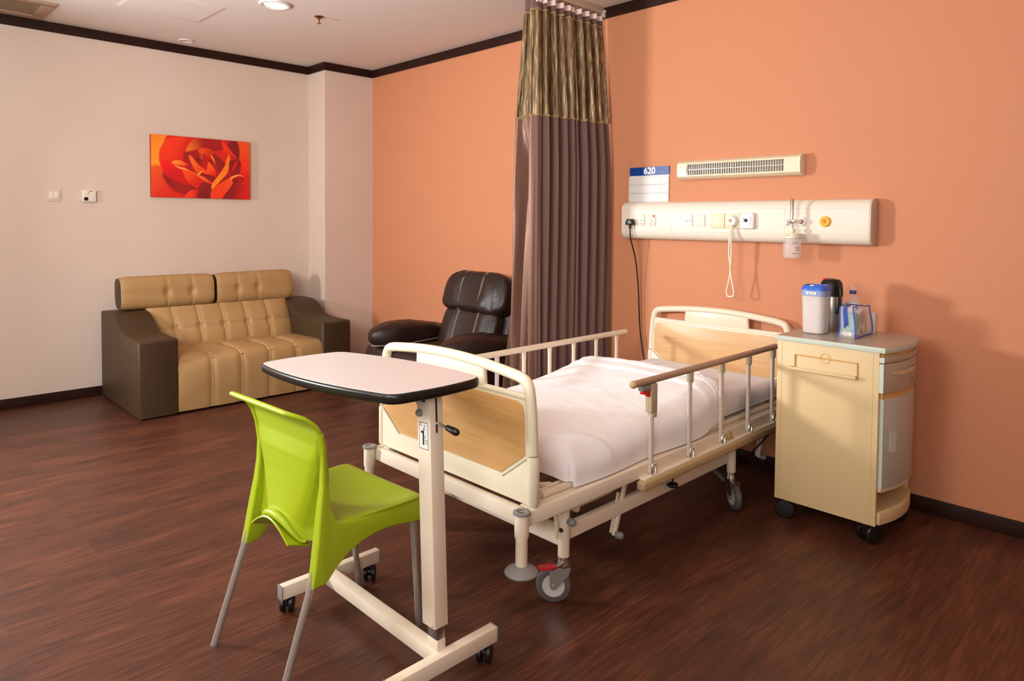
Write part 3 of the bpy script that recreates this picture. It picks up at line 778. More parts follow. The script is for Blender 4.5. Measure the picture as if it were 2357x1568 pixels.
obj('button', box(new(), 4.042, 4.059, -.121, -.118, 1.331, 1.348, .001), 'dark_gap', t)
obj('marking', box(box(new(), 4.044, 4.060, -.1186, -.118, 1.305, 1.307), 4.036, 4.068, -.1186, -.118, 1.2995, 1.3005), 'silver', t)

t = thing('nurse_call_pull', 'white round plug with orange diamond and long looped cream pull cord', 'pull cord', (3.971, -.13, .925))
lathe_c = (3.971, -.099, 1.336)
obj('plug_body', lathe(new(), [(.026, 0), (.030, .004), (.030, .022), (.026, .030), (.012, .034), (0, .034)], lathe_c, (0, -1, 0), 8), 'white', t)
b = new(); box(b, -.0085, .0085, -.002, 0, -.0085, .0085, 0, 1, Matrix.Translation((3.969, -.132, 1.338)) @ Matrix.Rotation(PI/4, 4, 'Y')); obj('diamond_mark', b, 'orange_print', t)
pts = [(3.966, -.118, 1.31), (3.965, -.13, 1.25), (3.962, -.128, 1.17), (3.968, -.124, 1.10), (3.974, -.122, 1.04), (3.985, -.12, .98), (3.992, -.12, .950), (3.987, -.12, .932), (3.970, -.12, .926), (3.953, -.12, .932), (3.949, -.12, .955), (3.956, -.12, .99), (3.966, -.12, 1.04), (3.971, -.122, 1.10), (3.976, -.127, 1.17), (3.975, -.13, 1.25), (3.973, -.118, 1.31)]
obj('cord_loop', tube(new(), cr(pts, 6), .0046, 10), 'cream_plastic', t)

t = thing('flowmeter', 'oxygen flowmeter with chrome tube and clear humidifier bottle on bedhead panel', 'flowmeter', (4.318, -.15, 1.15))
fx, fy = 4.318, -.155
obj('flow_tube', lathe(new(), [(.0085, 0), (.0085, .10), (.006, .104), (0, .104)], (fx-.004, fy, 1.345), (0, 0, 1), 18), 'chrome', t)
b = box(new(), fx-.017, fx+.012, fy-.012, fy+.012, 1.325, 1.347, .004); cyl(b, (fx, fy, 1.336), (4.337, -.108, 1.336), .009); cyl(b, (fx-.004, fy, 1.285), (fx-.004, fy, 1.33), .007); obj('valve_body', b, 'chrome', t)
obj('valve_knob', lathe(new(), [(.013, 0), (.013, .014), (.010, .017), (0, .017)], (fx-.018, fy-.01, 1.328), (-.6, -.8, 0), 20), 'white', t)
obj('union_nut', lathe(new(), [(.016, 0), (.016, .016), (.006, .016), (.006, .02)], (fx-.002, fy, 1.284), (0, 0, 1), 12), 'cream_plastic', t)
obj('bottle_lid', lathe(new(), [(.041, 0), (.041, .020), (.038, .023), (.012, .023), (.008, .035)], (fx, fy, 1.253), (0, 0, 1), 36), 'cream_plastic', t)
bt = obj('bottle', lathe(new(), [(0, 0), (.034, 0), (.041, .006), (.043, .02), (.043, .075), (.040, .092), (.037, .104), (.035, .104), (.038, .090), (.041, .074), (.041, .02), (.039, .008), (.033, .003), (0, .003)], (fx, fy, 1.150), (0, 0, 1), 40), 'frosted_clear', t)
b = new()
def curved_mark(z, a0, a1, h):
    grid(b, lambda u, v: (fx+.0434*math.cos(a0+(a1-a0)*u), fy+.0434*math.sin(a0+(a1-a0)*u), z+h*v), 10, 1)
for z, a0, a1 in ((1.228, -1.15, -.55), (1.205, -.75, -.25), (1.198, -.75, -.25), (1.191, -.75, -.25), (1.175, -1.15, -.25), (1.229, -2.3, -2.05)): curved_mark(z, a0, a1, .0022)
for k in range(5): grid(b, lambda u, v: (fx+.0414*math.cos(-2.0+.12*k+.07*u), fy+.0414*math.sin(-2.0+.12*k+.07*u), 1.264+.004*v), 2, 1)
obj('scale_marks', b, 'print_grey', bt, recalc=False)

t = thing('mains_plug', 'black three pin plug with long black cable hanging from bedhead panel socket', 'plug', (3.302, -.1, 1.31))
obj('plug_body', prism(new(), [(3.278, 1.308), (3.326, 1.308), (3.328, 1.322), (3.318, 1.344), (3.287, 1.344), (3.276, 1.322)], 'xz', -.135, -.096, .006, 3), 'black', t)
pts = [(3.302, -.118, 1.31), (3.302, -.118, 1.285), (3.304, -.11, 1.22), (3.311, -.07, 1.10), (3.315, -.045, .95), (3.318, -.035, .80), (3.325, -.03, .66), (3.345, -.03, .54), (3.375, -.03, .40), (3.40, -.04, .2), (3.42, -.06, .03), (3.5, -.16, .008)]
obj('cable', tube(new(), cr(pts, 6), .0042, 8), 'black', t)
obj('strain_relief', lathe(new(), [(.009, 0), (.007, -.024), (.004, -.026)], (3.302, -.117, 1.310), (0, 0, 1), 12), 'black', t)

# ------------------------------------------------------------------ hospital bed
BX = 3.853
bed = thing('hospital_bed', 'cream hospital bed with maple end boards, side rails and castors', 'bed', (BX, -1.02, 0))
def end_board(name, yf, dz, label):
    """yf: middle of the board in y"""
    b = new()
    base = [(-.425, .57), (-.421, .66), (-.413, .745), (-.402, .792), (-.375, .812), (-.30, .823), (-.15, .836), (0, .840), (.15, .836), (.30, .823), (.375, .812), (.402, .792), (.413, .745), (.421, .66), (.425, .57)]
    pts = [(BX+x, yf, z+dz) for x, z in base]
    tube(b, cr(pts, 5), .0185, 14, ref=Vector((0, 1, 0)))
    for s in (-1, 1):   # thicker lower sleeves
        tube(b, [(BX+s*.426, yf, z+dz) for z in (.405, .412, .555, .565)], [.017, .0215, .0215, .0185], 16)
    tube(b, [(BX-.413, yf, .752+dz), (BX+.413, yf, .752+dz)], .0125, 10)
    # solid middle of the handle
    poly = [(-.188, .757), (-.182, .824), (-.09, .833), (0, .836), (.09, .833), (.182, .824), (.188, .757)]
    prism(b, [(BX+x, z+dz) for x, z in poly], 'xz', yf-.011, yf+.011, .003)
    for s in (-1, 1): tube(b, [(BX+s*.187, yf, .757+dz), (BX+s*.182, yf, .822+dz)], .0125, 10)
    prism(b, [(BX+x, z+dz) for x, z in ((-.42, .405), (.42, .405), (.42, .57), (.412, .752), (-.412, .752), (-.42, .57))], 'xz', yf-.010, yf+.010, .002)
    # moulded lower border
    for y0, y1 in ((yf-.016, yf-.008), (yf+.008, yf+.016)):
        prism(b, [(BX+x, z+dz) for x, z in ((-.418, .407), (.418, .407), (.418, .552), (.405, .552), (.300, .474), (-.300, .474), (-.405, .552), (-.418, .552))], 'xz', y0, y1, .003)
    o = obj(name, b, 'cream_plastic', bed, label)
    wp = [(-.288, .482), (.288, .482), (.400, .566), (.397, .70), (.388, .728), (.365, .738), (-.365, .738), (-.388, .728), (-.397, .70), (-.400, .566)]
    b = new()
    for y0, y1 in ((yf-.0145, yf-.0095), (yf+.0095, yf+.0145)): prism(b, [(BX+x, z+dz) for x, z in wp], 'xz', y0, y1, .001)
    obj('wood_panel', b, 'maple' if yf < -1 else 'maple_pale', o, 'maple wood grain panel')
    b = new()
    for y in (yf-.0165, yf+.0165):
        tube(b, [(BX+x, y, z+dz) for x, z in ((-.412, .560), (-.300, .476), (.300, .476), (.412, .560))], .004, 6)
    obj('groove_bead', b, 'cream_plastic', o)
    return o
end_board('footboard', -1.97, 0, None)
end_board('headboard', -.055, -.008, None)
FZ0, FZ1 = .349, .399
b = new()
for s in (-1, 1):
    x = BX+s*.430
    box(b, x-.014, x+.014, -2.0, -.03, FZ0, FZ1, .004)
    box(b, x-.052 if s > 0 else x, x if s > 0 else x+.052, -1.98, -.05, .383, .3985, .002)
box(b, BX-.43, BX+.43, -2.015, -1.985, FZ0, FZ1, .004); box(b, BX-.43, BX+.43, -.06, -.03, FZ0, FZ1, .004)
for s in (-1, 1): cyl(b, (BX+s*.424, -1.86, .398), (BX+s*.424, -1.86, .403), .008)
for y in (-1.3, -.8): box(b, BX-.42, BX+.42, y-.015, y+.015, FZ0+.005, FZ1-.005, .003)
obj('bed_frame', b, 'cream', bed)
# mattress deck with rounded tube end
b = new()
pts = [(BX-.395, -.10, .41), (BX-.395, -1.75, .41), (BX-.385, -1.85, .41), (BX-.335, -1.915, .41), (BX-.25, -1.935, .41), (BX+.25, -1.935, .41), (BX+.335, -1.915, .41), (BX+.385, -1.85, .41), (BX+.395, -1.75, .41), (BX+.395, -.10, .41)]
tube(b, cr(pts, 4), .0125, 10)
for k in range(15): box(b, BX-.37, BX+.37, -1.72+k*.108, -1.66+k*.108, .398, .406, .002)
tube(b, cr([(BX-.36, -.2, .405), (BX-.36, -1.72, .405), (BX-.345, -1.80, .405), (BX-.29, -1.855, .405), (BX-.2, -1.87, .405), (BX+.2, -1.87, .405), (BX+.29, -1.855, .405), (BX+.345, -1.80, .405), (BX+.36, -1.72, .405), (BX+.36, -.2, .405)], 4), .012, 8, sq=(1, 1))
obj('mattress_deck', b, 'cream', bed)
b = new()
for s in (-1, 1): box(b, BX+s*.378-.013, BX+s*.378+.013, -1.80, -.58, .208, .262, .004)
for y in (-1.78, -.60): box(b, BX-.38, BX+.38, y-.016, y+.016, .20, .262, .004)
obj('base_frame', b, 'cream', bed)
b = new(); cyl(b, (BX-.38, -1.69, .30), (BX+.38, -1.69, .30), .014); box(b, BX+.30, BX+.335, -1.68, -1.42, .27, .325, .006); box(b, BX+.20, BX+.27, -1.64, -.62, .285, .325, .004); cyl(b, (BX-.38, -.7, .29), (BX+.38, -.7, .29), .014)
obj('lifting_linkage', b, 'cream', bed)
LX = .395
b = new()
def bed_leg(s, y):
    b = cyl(new(), (BX+s*LX, y, .165), (BX+s*LX, y, FZ0), .0205, 20)
    return obj('leg', b, 'cream', bed)
for s in (1, -1):
    for y in (-1.78, -.60): bed_leg(s, y)
def bed_castor(s, y, ang, pedal):
    cx, cy = BX+s*LX, y; d = Vector((math.cos(ang), math.sin(ang), 0)); a = Vector((-d.y, d.x, 0))
    wc = Vector((cx, cy, .0615))+d*.034
    M = axis_m(wc, a)
    b = new()
    lathe(b, [(.021, .128), (.024, .132), (.024, .140), (.021, .146), (.021, .165)], (cx, cy, 0), (0, 0, 1), 20)
    for q in (-1, 1):
        t0 = bmesh.new(); o1 = wc+a*q*.019
        pl_ = [(-.060, .070), (.008, .070), (.013, .050), (.011, .0), (.006, -.010), (-.004, -.012), (-.013, -.004), (-.054, .044)]
        vs = []
        for dd in (-.0016, .0016):
            vs.append([t0.verts.new(o1+a*dd+d*p[0]+Vector((0, 0, p[1]))) for p in pl_])
        n = len(pl_); t0.faces.new(vs[0][::-1]); t0.faces.new(vs[1])
        for k in range(n): t0.faces.new((vs[0][k], vs[0][(k+1) % n], vs[1][(k+1) % n], vs[1][k]))
        join(b, t0)
        cyl(b, wc+a*q*.019, wc+a*q*.025, .006)
    box(b, -.056, .028, -.0205, .0205, .066, .070, .003, 2, Matrix.Translation(wc+Vector((0, 0, 0))) @ Matrix.Rotation(ang, 4, 'Z'))
    o = obj('castor', b, 'steel', bed)
    b = lathe(new(), [(.040, -.0145), (.052, -.0145), (.059, -.011), (.0615, -.004), (.0615, .004), (.059, .011), (.052, .0145), (.040, .0145), (.040, -.0145)], wc, a, 40); wl = obj('tyre', b, 'rubber', o)
    b = lathe(new(), [(0, -.010), (.030, -.011), (.0455, -.013), (.0455, .013), (.030, .011), (0, .010)], wc, a, 40); obj('wheel', b, 'wheel_grey', o)
    if pedal:
        b = box(new(), -.125, -.055, -.02, .02, .076, .084, .003, 2, Matrix.Translation((cx, cy, .045)) @ Matrix.Rotation(ang+.25, 4, 'Z'))
        b2 = box(new(), -.095, -.02, -.016, .016, .066, .074, .002, 2, Matrix.Translation((cx, cy, .05)) @ Matrix.Rotation(ang+.25, 4, 'Z'))
        obj('pedal_bracket', b2, 'steel', o)
        obj('brake_pedal', b, 'maroon_red', o, 'red brake pedal')
    return o
b = None
bed_castor(1, -1.78, math.atan2(-.62, -.78), False)
bed_castor(1, -.60, math.atan2(-.6, .8), False)
bed_castor(-1, -1.78, 2.6, False); bed_castor(-1, -.60, 1.2, False)
# red pedal of the foot-end castor lies toward the bumper post
b = box(new(), -.033, .033, -.016, .016, -.006, .006, .004, 2, Matrix.Translation((4.252, -1.868, .156)) @ Matrix.Rotation(math.radians(78), 4, 'Z') @ Matrix.Rotation(.12, 4, 'Y'))
br = obj('pedal_bracket', box(new(), 4.236, 4.266, -1.86, -1.775, .142, .150, .003), 'steel', bed)
obj('brake_pedal', b, 'maroon_red', br, 'red brake pedal')
b = box(new(), -.05, .05, -.018, .018, -.006, .006, .004, 2, Matrix.Translation((4.19, -.63, .155)) @ Matrix.Rotation(math.radians(15), 4, 'Z') @ Matrix.Rotation(.7, 4, 'Y')); obj('brake_pedal', b, 'rubber', bed)
for s in (1, -1):
    cx, cy = BX+s*.438, -2.032
    b = lathe(new(), [(.0175, .205), (.0195, .215), (.0195, .318), (.0235, .330), (.0235, .402), (.014, .402), (.014, .39)], (cx, cy, 0), (0, 0, 1), 28)
    box(b, cx-.012, cx+.012, cy, -2.0, .355, .395, .003)
    po = obj('bumper_post', b, 'cream', bed)
    obj('socket_ring', lathe(new(), [(.0155, .398), (.0285, .400), (.0285, .407), (.026, .4085), (.0165, .4085), (.013, .396), (.0155, .398)], (cx, cy, 0), (0, 0, 1), 32), 'grey_plastic', po)
    obj('socket_hole', lathe(new(), [(0, .3985), (.0155, .3985), (.0155, .4), (0, .4)], (cx, cy, 0), (0, 0, 1), 24), 'rubber', po)
    obj('bumper_disc', lathe(new(), [(0, .200), (.040, .200), (.052, .207), (.0545, .213), (.050, .220), (.030, .230), (.019, .236)], (cx, cy, 0), (0, 0, 1), 40), 'grey_plastic', po, 'grey roller bumper disc')
# crank handles and knobs below the frame
def crank(x, y0, z0, y1, z1):
    b = new(); a, c = Vector((x, y0, z0)), Vector((x, y1, z1)); d = (c-a)
    tube(b, [a, c], .014, 10, sq=(1, .5), ref=Vector((0, 1, 0))); tube(b, [a+Vector((0, -.052, -.05)), c+Vector((-.010, -.006, .010))], .010, 10, sq=(1, .5), ref=Vector((0, 1, 0)))
    o = obj('crank_handle', b, 'cream', bed)
    obj('crank_knob', lathe(new(), [(.012, 0), (.0135, .010), (.0135, .022), (.009, .03), (0, .032)], (x+.008, y1, z1+.006), (1, .2, 0), 20), 'grey_plastic', o, 'grey knob')
crank(4.235, -1.40, .345, -1.475, .135); crank(4.2, -.16, .345, -.225, .13)
obj('leg_knob', lathe(new(), [(.011, 0), (.0135, .012), (.0135, .024), (.009, .032), (0, .034)], (BX+LX+.016, -1.776, .292), (1, -.1, 0), 20), 'grey_plastic', bed)
obj('drop_rod', cyl(new(), (BX+LX-.005, -1.815, .235), (BX+LX-.005, -1.815, .35), .0085), 'cream', bed)
obj('leg_slot', lathe(new(), [(.008, 0), (.008, .003), (0, .003)], (BX+LX+.005, -1.799, .262), (.3, -1, 0), 8), 'dark_gap', bed)
b = lathe(new(), [(.004, .02), (.004, .09)], (4.27, -1.13, .232), (0, 0, 1), 10); 
for k in range(5):
    a = 2*PI*k/5; cushion(b, (4.27+.013*math.cos(a), -1.13+.013*math.sin(a), .247), (.0115, .0115, .009), 1, None, 12, 8)
obj('clamp_knob', b, 'black', bed)
obj('bed_cable', tube(new(), cr([(4.25, -.13, .345), (4.235, -.20, .25), (4.21, -.36, .175), (4.20, -.50, .175), (4.21, -.64, .22), (4.20, -.7, .29)], 6), .0035, 8), 'black', bed)
# side rails
def side_rail(s, ys, y0, y1, ztop, tan):
    xr = BX+s*.447
    cm, rm = ('rail_brown', 'tan_plastic') if tan else ('cream', 'cream')
    b = box(new(), xr-.016, xr+.026*1, y0+.05, y1, .349, .358, .002) if s > 0 else box(new(), xr-.026, xr+.016, y0+.05, y1, .349, .358, .002)
    rail = obj('side_rail', b, 'cream', bed)
    b = new(); tube(b, [(xr, y0, ztop), (xr, y1, ztop)], .0135 if tan else .0145, 18, sq=(1, 1.1)); obj('handrail', b, cm, rail, 'brown plastic handrail' if tan else None)
    for y, q in ((y0, -1), (y1, 1)): obj('end_cap', lathe(new(), [(.0145, -.004), (.0148, .004), (.012, .010), (.006, .014), (0, .015)], (xr, y, ztop), (0, q, 0), 20), rm, rail)
    for i, y in enumerate(ys):
        b = new(); tube(b, [(xr, y, .362), (xr, y, ztop-.012)], .0104, 12, sq=(1.15, .8), ref=Vector((0, 1, 0)))
        obj('rail_post', b, 'post_metal' if tan else ('lilac_metal' if i == 0 else 'cream'), rail)
        b = new()
        if tan and i > 0: tube(b, [(xr, y, ztop-.052), (xr, y, ztop-.046), (xr, y, ztop-.006)], [.0125, .0145, .0145], 14)
        elif not tan:
            for q in (-1, 1): box(b, xr-.006, xr+.006, y+q*.0085-.0025, y+q*.0085+.0025, ztop-.045, ztop-.006, .002)
        if len(b.verts): obj('post_socket', b, 'socket_tan' if tan else rm, rail)
        b = new()
        for q in (-1, 1): tube(b, [(xr+q*.014, y-.014, .361), (xr+q*.014, y-.013, .388), (xr+q*.014, y-.007, .395), (xr+q*.014, y+.007, .395), (xr+q*.014, y+.013, .388), (xr+q*.014, y+.014, .361)], .0034, 8)
        box(b, xr-.018, xr+.022*s if s > 0 else xr+.018, y-.02, y+.02, .357, .362, .002)
        obj('post_bracket', b, 'chrome', rail)
    if tan:
        b = box(new(), xr-.004, xr+.034, y0+.03, y1, .312, .350, .010, 3); obj('bumper_bar', b, 'tan_plastic', rail, 'tan bumper bar')
        y = ys[0]
        b = box(new(), xr-.015, xr+.015, y-.022, y+.02, ztop-.125, ztop-.012, .005); box(b, xr-.013, xr+.013, y-.008, y+.02, ztop-.145, ztop-.12, .003)
        h = obj('release_housing', b, 'socket_tan', rail)
        obj('release_plate', box(new(), xr-.013, xr+.013, y-.075, y-.02, ztop-.034, ztop-.012, .005), 'grey_plastic', h)
        b = box(new(), xr-.009, xr+.009, y-.068, y-.02, ztop-.046, ztop-.034, .003); box(b, xr-.009, xr+.009, y-.036, y-.02, ztop-.060, ztop-.036, .004); obj('release_lever', b, 'red', h, 'red release lever')
        b = box(new(), xr-.008, xr+.010, -.742, -.712, .358, .392, .004); box(b, xr-.010, xr+.012, -.752, -.702, .357, .366, .003); obj('latch', b, 'tan_plastic', rail)
side_rail(1, [-1.335, -1.06, -.80, -.552, -.305], -1.455, -.283, .7205, True)
side_rail(-1, [-1.315, -1.131, -.942, -.752, -.560, -.375], -1.545, -.296, .688, False)

# ------------------------------------------------------------------ mattress and blanket
MX0, MX1, MY0, MY1 = BX-.400, BX+.403, -1.725, -.085
def mtop(y):   # gentle rise at the knees
    return .522+.035*math.exp(-((y+.78)/.30)**2)-.02*max(0, (-1.1-y))
b = new(); box(b, MX0, MX1, MY0, MY1, .4235, .522, .045, 5)
for e_ in range(1): bmesh.ops.subdivide_edges(b, edges=[e for e in b.edges if abs((e.verts[0].co-e.verts[1].co).y) > .5], cuts=24, use_grid_fill=True)
for v in b.verts:
    if v.co.z > .45: v.co.z += (mtop(v.co.y)-.522)*(v.co.z-.45)/.07
    v.co.z += .004*noise.noise(v.co*5); v.co.x += .004*noise.noise(v.co*4+Vector((9, 0, 0)))
mt = obj('mattress', b, 'sheet'); tag(mt, 'mattress under a smooth white sheet on the hospital bed', 'mattress')
ms = new()
for x in (MX0-.001, MX1+.001): tube(ms, [(x, y, .447) for y in np.linspace(MY0+.03, MY1-.03, 20)], .0025, 6)
obj('seam', ms, 'sheet', mt)
def arc(s, R_):   # arc length past the start of a rounded shoulder -> (out, down)
    if s <= 0: return s, 0.
    if s < R_*PI/2: return R_*math.sin(s/R_), R_*(1-math.cos(s/R_))
    return R_, R_+(s-R_*PI/2)
def blanket_fn(u, v):
    # unfolded cloth: u across (drop, top, drop), v from the foot drop to the turned edge
    RS, RF = .075, .085
    x0, x1, yf = MX0-.008, MX1+.008, -1.775
    wtop = x1-x0-2*RS
    dl, dr, df, ln = .17, .215, .19, -.715-(yf+RF)
    s = u*(dl+wtop+dr)-dl; t = v*(df+ln)-df
    if s < wtop/2: ox, zx = arc(-s, RS); x = x0+RS-ox
    else: ox, zx = arc(s-wtop, RS); x = x1-RS+ox
    oy, zy = arc(-t, RF); y = yf+RF-oy
    zx, zy = max(0, zx), max(0, zy)
    top = .537+.056*math.exp(-((y+.74)/.33)**2)-.02*max(0, -1.15-y)
    q = max(0, min(1, (x-x0)/(x1-x0)))
    z = top+.022*math.sin(PI*q)-(zx**2.5+zy**2.5)**.4
    k = min(zx, zy)
    side = 1 if s > wtop/2 else -1
    x -= side*.35*max(0, k-.02); y += .35*max(0, k-.02)
    if side > 0: x += (.007*math.sin(y*11)+.006)*min(1, zx/.08)
    else: x -= .006*math.sin(y*13)*min(1, zx/.08)
    y += .010*math.sin(x*14)*min(1, zy/.08)
    z += .004*noise.noise(Vector((x*4, y*4, 1)))+.0018*noise.noise(Vector((x*18, y*18, 4)))
    # diagonal tucked fold running to the foot corner
    f = (x-4.235)*.75-(y+1.60)*.66
    if x > 3.95: z += .016*math.exp(-(f/.018)**2)*max(0, min(1, (x-3.98)/.12))*max(0, min(1, (-1.42-y)/.15))
    z += .009/(1+math.exp(-(v-.875)/.004))
    for k_, h_ in ((.950, .007), (.968, .007), (.986, .005)): z += h_*math.exp(-((v-k_)/.006)**2)
    return (x, y, max(z, .4240 if abs(x-BX) < .4095 else .4045))
b = grid(new(), blanket_fn, 150, 220, -.006)
bl = obj('blanket', b, 'blanket', angle=70); tag(bl, 'white textured blanket spread over the lower half of the bed', 'blanket')
b = new()
def flap(u, v):
    y = -.74+.16*v*(1-.3*u); x = 4.13+.09*u-.11*v
    return (x, y, mtop(y)+.036+.034*(1-.6*v)*math.sin(PI*min(1, u*1.1))+.016*v+.004*math.sin(9*v+5*u)-.02*u*u)
grid(b, flap, 16, 14, .005); obj('turned_corner', b, 'blanket', bl)

# ------------------------------------------------------------------ bedside cabinet
cab = thing('bedside_cabinet', 'buff bedside cabinet with curved grey front and sage top edge, beside the bed', 'cabinet', (4.66, -.36, 0))
CX0, CX1, CY0, CY1, CZ0, CZ1 = 4.442, 4.865, -.567, -.135, .092, .806
def curve_poly(x0, bul, inset=0, n=14, y0=CY0, y1=CY1, back=None):
    out = [(CX0 if back is None else back, y0+inset), (x0, y0+inset)]
    for k in range(1, n):
        q = k/n; out.append((x0+bul*(1-(2*q-1)**2)*(1-.0*q), y0+inset+(y1-y0-2*inset)*q))
    return out+[(x0, y1-inset), (CX0 if back is None else back, y1-inset)]
b = box(new(), CX0, CX1, CY0, CY0+.018, CZ0, CZ1, .002); obj('side_panel', b, 'buff', cab)
b = box(new(), CX0, CX1, CY1-.018, CY1, CZ0, CZ1, .002); obj('side_panel', b, 'buff', cab)
obj('back_panel', box(new(), CX0, CX0+.016, CY0+.018, CY1-.018, CZ0, CZ1), 'buff', cab)
for x in (CX0+.022, CX1-.022): obj('panel_joint', box(new(), x-.001, x+.001, CY0-.0006, CY0+.001, CZ0+.004, CZ1-.003), 'buff_dark', cab)
BUL = .036
obj('floor_panel', prism(new(), curve_poly(CX1+.010, BUL, .018), 'xy', CZ0+.004, CZ0+.055, .002), 'buff', cab)
obj('open_shelf', prism(new(), curve_poly(CX1+.012, BUL, .018), 'xy', .232, .246, .001), 'buff', cab)
obj('shelf_lip', prism(new(), curve_poly(CX1-.004, BUL, .018, back=CX1-.055), 'xy', .147, .1475), 'buff', cab)
obj('cabinet_carcass', prism(new(), curve_poly(CX1+.009, BUL, .018), 'xy', .246, .806), 'buff_dark', cab)
def curved_slab(z0, z1, th, off, inset, y0=CY0, y1=CY1, bev=.002, bul=BUL):
    n = 16; o, i = [], []
    for k in range(n+1):
        q = k/n; x = CX1+off+bul*(1-(2*q-1)**2); y = y0+inset+(y1-y0-2*inset)*q
        o.append((x, y)); i.append((x-th, y))
    return prism(new(), o+i[::-1], 'xy', z0, z1, bev)
door = obj('cabinet_door', curved_slab(.246, .615, .020, .014, .019), 'sage_front', cab, 'curved grey door')
obj('hinge_edge', box(new(), CX1-.004, CX1+.0145, CY0+.0175, CY0+.021, .247, .614), 'sage', door)
def on_front(q, off=0): return (CX1+.014+off+BUL*(1-(2*q-1)**2), CY0+.019+(CY1-CY0-.038)*q)
def patch(q0, q1, z0, z1, off, m, name, par, label=None):
    n = 8; b = grid(new(), lambda u, v: (on_front(q0+(q1-q0)*u, off)[0], on_front(q0+(q1-q0)*u)[1], z0+(z1-z0)*v), n, 2, -.002)
    return obj(name, b, m, par, label)
patch(.10, .21, .392, .478, .0012, 'sage', 'door_handle', door, 'pale sage recessed pull')
dr = obj('drawer', curved_slab(.642, .762, .020, .016, .003), 'taupe', cab, 'taupe drawer front')
obj('drawer_edge', box(new(), CX1-.002, CX1+.0165, CY0+.0015, CY0+.005, .6425, .7615), 'sage', dr)
b = new()
n = 20
def lens(u, v):
    q = .05+.80*u; zc = .728-.0*u; h = .022*math.sin(PI*u)**.7
    p = on_front(q, .0062); return (p[0], p[1], .726+.004*u-h*(1-v)+.012*math.sin(PI*u)*v*0)
grid(b, lens, n, 3, -.001); obj('drawer_handle', b, 'amber' if False else 'buff', dr, 'recessed lens shaped pull')
patch(.44, .58, .716, .727, .0085, 'sage', 'handle_insert', dr)
q = on_front(.60, .005); obj('lock', lathe(new(), [(.007, 0), (.007, .003), (.003, .003), (0, .001)], (q[0]-.001, q[1], .675), (1, -.1, 0), 16), 'chrome', dr)
obj('slide_tray', curved_slab(.766, .788, .020, .018, .002), 'taupe', cab)
obj('tray_edge', box(new(), CX1, CX1+.0185, CY0+.0005, CY0+.004, .7665, .7875), 'sage', cab)
top = obj('cabinet_top', prism(new(), [(CX0-.003, CY0-.004), (CX1+.004, CY0-.004)]+curve_poly(CX1+.020, BUL, 0, y0=CY0-.004, y1=CY1+.006)[1:-1]+[(CX0-.003, CY1+.006)], 'xy', .826, .8285), 'taupe', cab)
b = prism(new(), [(CX0-.004, CY0-.006), (CX1+.004, CY0-.006)]+curve_poly(CX1+.022, BUL, 0, y0=CY0-.005, y1=CY1+.007)[1:-1]+[(CX0-.004, CY1+.007)], 'xy', .806, .827, .002); obj('top_edge', b, 'sage', top, 'pale sage edge band')
# folding rail on the side
b = new(); y = CY0-.003
def bar(p, q, r): tube(b, [p, q], r, 8)
obj('rail_frame', tube(tube(tube(new(), [(4.523, y, .70), (4.523, y, .752)], .0035, 8), [(4.523, y, .752), (4.782, y, .752)], .003, 8), [(4.782, y, .752), (4.782, y, .70)], .0035, 8), 'buff_dark', cab)
obj('towel_rail', box(box(box(new(), 4.503, 4.786, CY0-.030, CY0-.020, .687, .700, .003), 4.505, 4.513, CY0-.028, CY0, .687, .700, .002), 4.776, 4.784, CY0-.028, CY0, .687, .700, .002), 'tan_plastic' if False else 'buff', cab, 'buff fold-down rail')
obj('thumb_notch', lathe(new(), [(.022, 0), (.022, .0016), (.019, .0016), (.019, 0), (.022, 0)], (4.652, CY0, .752), (0, -1, 0), 28), 'buff_dark', cab)
def twin_castor(c, ang, r, par, wmat='black'):
    d = Vector((math.cos(ang), math.sin(ang), 0)); a = Vector((-d.y, d.x, 0)); c = Vector((c[0], c[1], r))
    b = new(); lathe(b, [(r*.55, -r*.30), (r*.55, r*.30)], c+Vector((0, 0, .004)), a, 16); cyl(b, c-d*.6*r, c-d*.6*r+Vector((0, 0, r*1.05)), r*.28)
    box(b, -r*.95, r*.25, -r*.26, r*.26, r*.2, r*.95, r*.2, 2, Matrix.Translation(c) @ Matrix.Rotation(ang, 4, 'Z'))
    o = obj('castor', b, wmat, par)
    for q in (-1, 1):
        b = lathe(new(), [(0, 0), (r*.72, 0), (r*.96, r*.08), (r, r*.18), (r, r*.48), (r*.92, r*.58), (r*.6, r*.64), (0, r*.66)], c+a*q*r*.22, a*q, 24)
        obj('wheel', b, wmat, o)
for cx, cy, an in ((4.472, -.515, .3), (4.825, -.505, 1.1), (4.472, -.2, .3), (4.825, -.2, .8)): twin_castor((cx, cy, 0), an, .042, cab)

# things on the cabinet ------------------------------------------------
TZ = .8285
px, py = 4.538, -.392
M_ = Matrix.Translation((px, py, TZ))
t = thing('water_pitcher', 'frosted plastic water pitcher with blue lid on the bedside cabinet', 'pitcher', (px, py, TZ))
k = .80
def sc(pr): return [(r*k, z*.94) for r, z in pr]
obj('pitcher_body', lathe(new(), sc([(0, .001), (.050, .001), (.058, .006), (.060, .015), (.066, .17), (.067, .205), (.064, .205), (.062, .17), (.056, .018), (.05, .006), (0, .006)]), (px, py, TZ), (0, 0, 1), 48, 4), 'frosted', t)
obj('water', lathe(new(), sc([(0, .007), (.048, .007), (.054, .018), (.060, .165), (0, .165)]), (px, py, TZ), (0, 0, 1), 48, 4), 'frosted', t)
obj('pitcher_collar', lathe(new(), sc([(.0665, .183), (.0685, .183), (.070, .212), (.066, .214), (.066, .2), (.0665, .183)]), (px, py, TZ), (0, 0, 1), 48, 4), 'blue_clear', t)
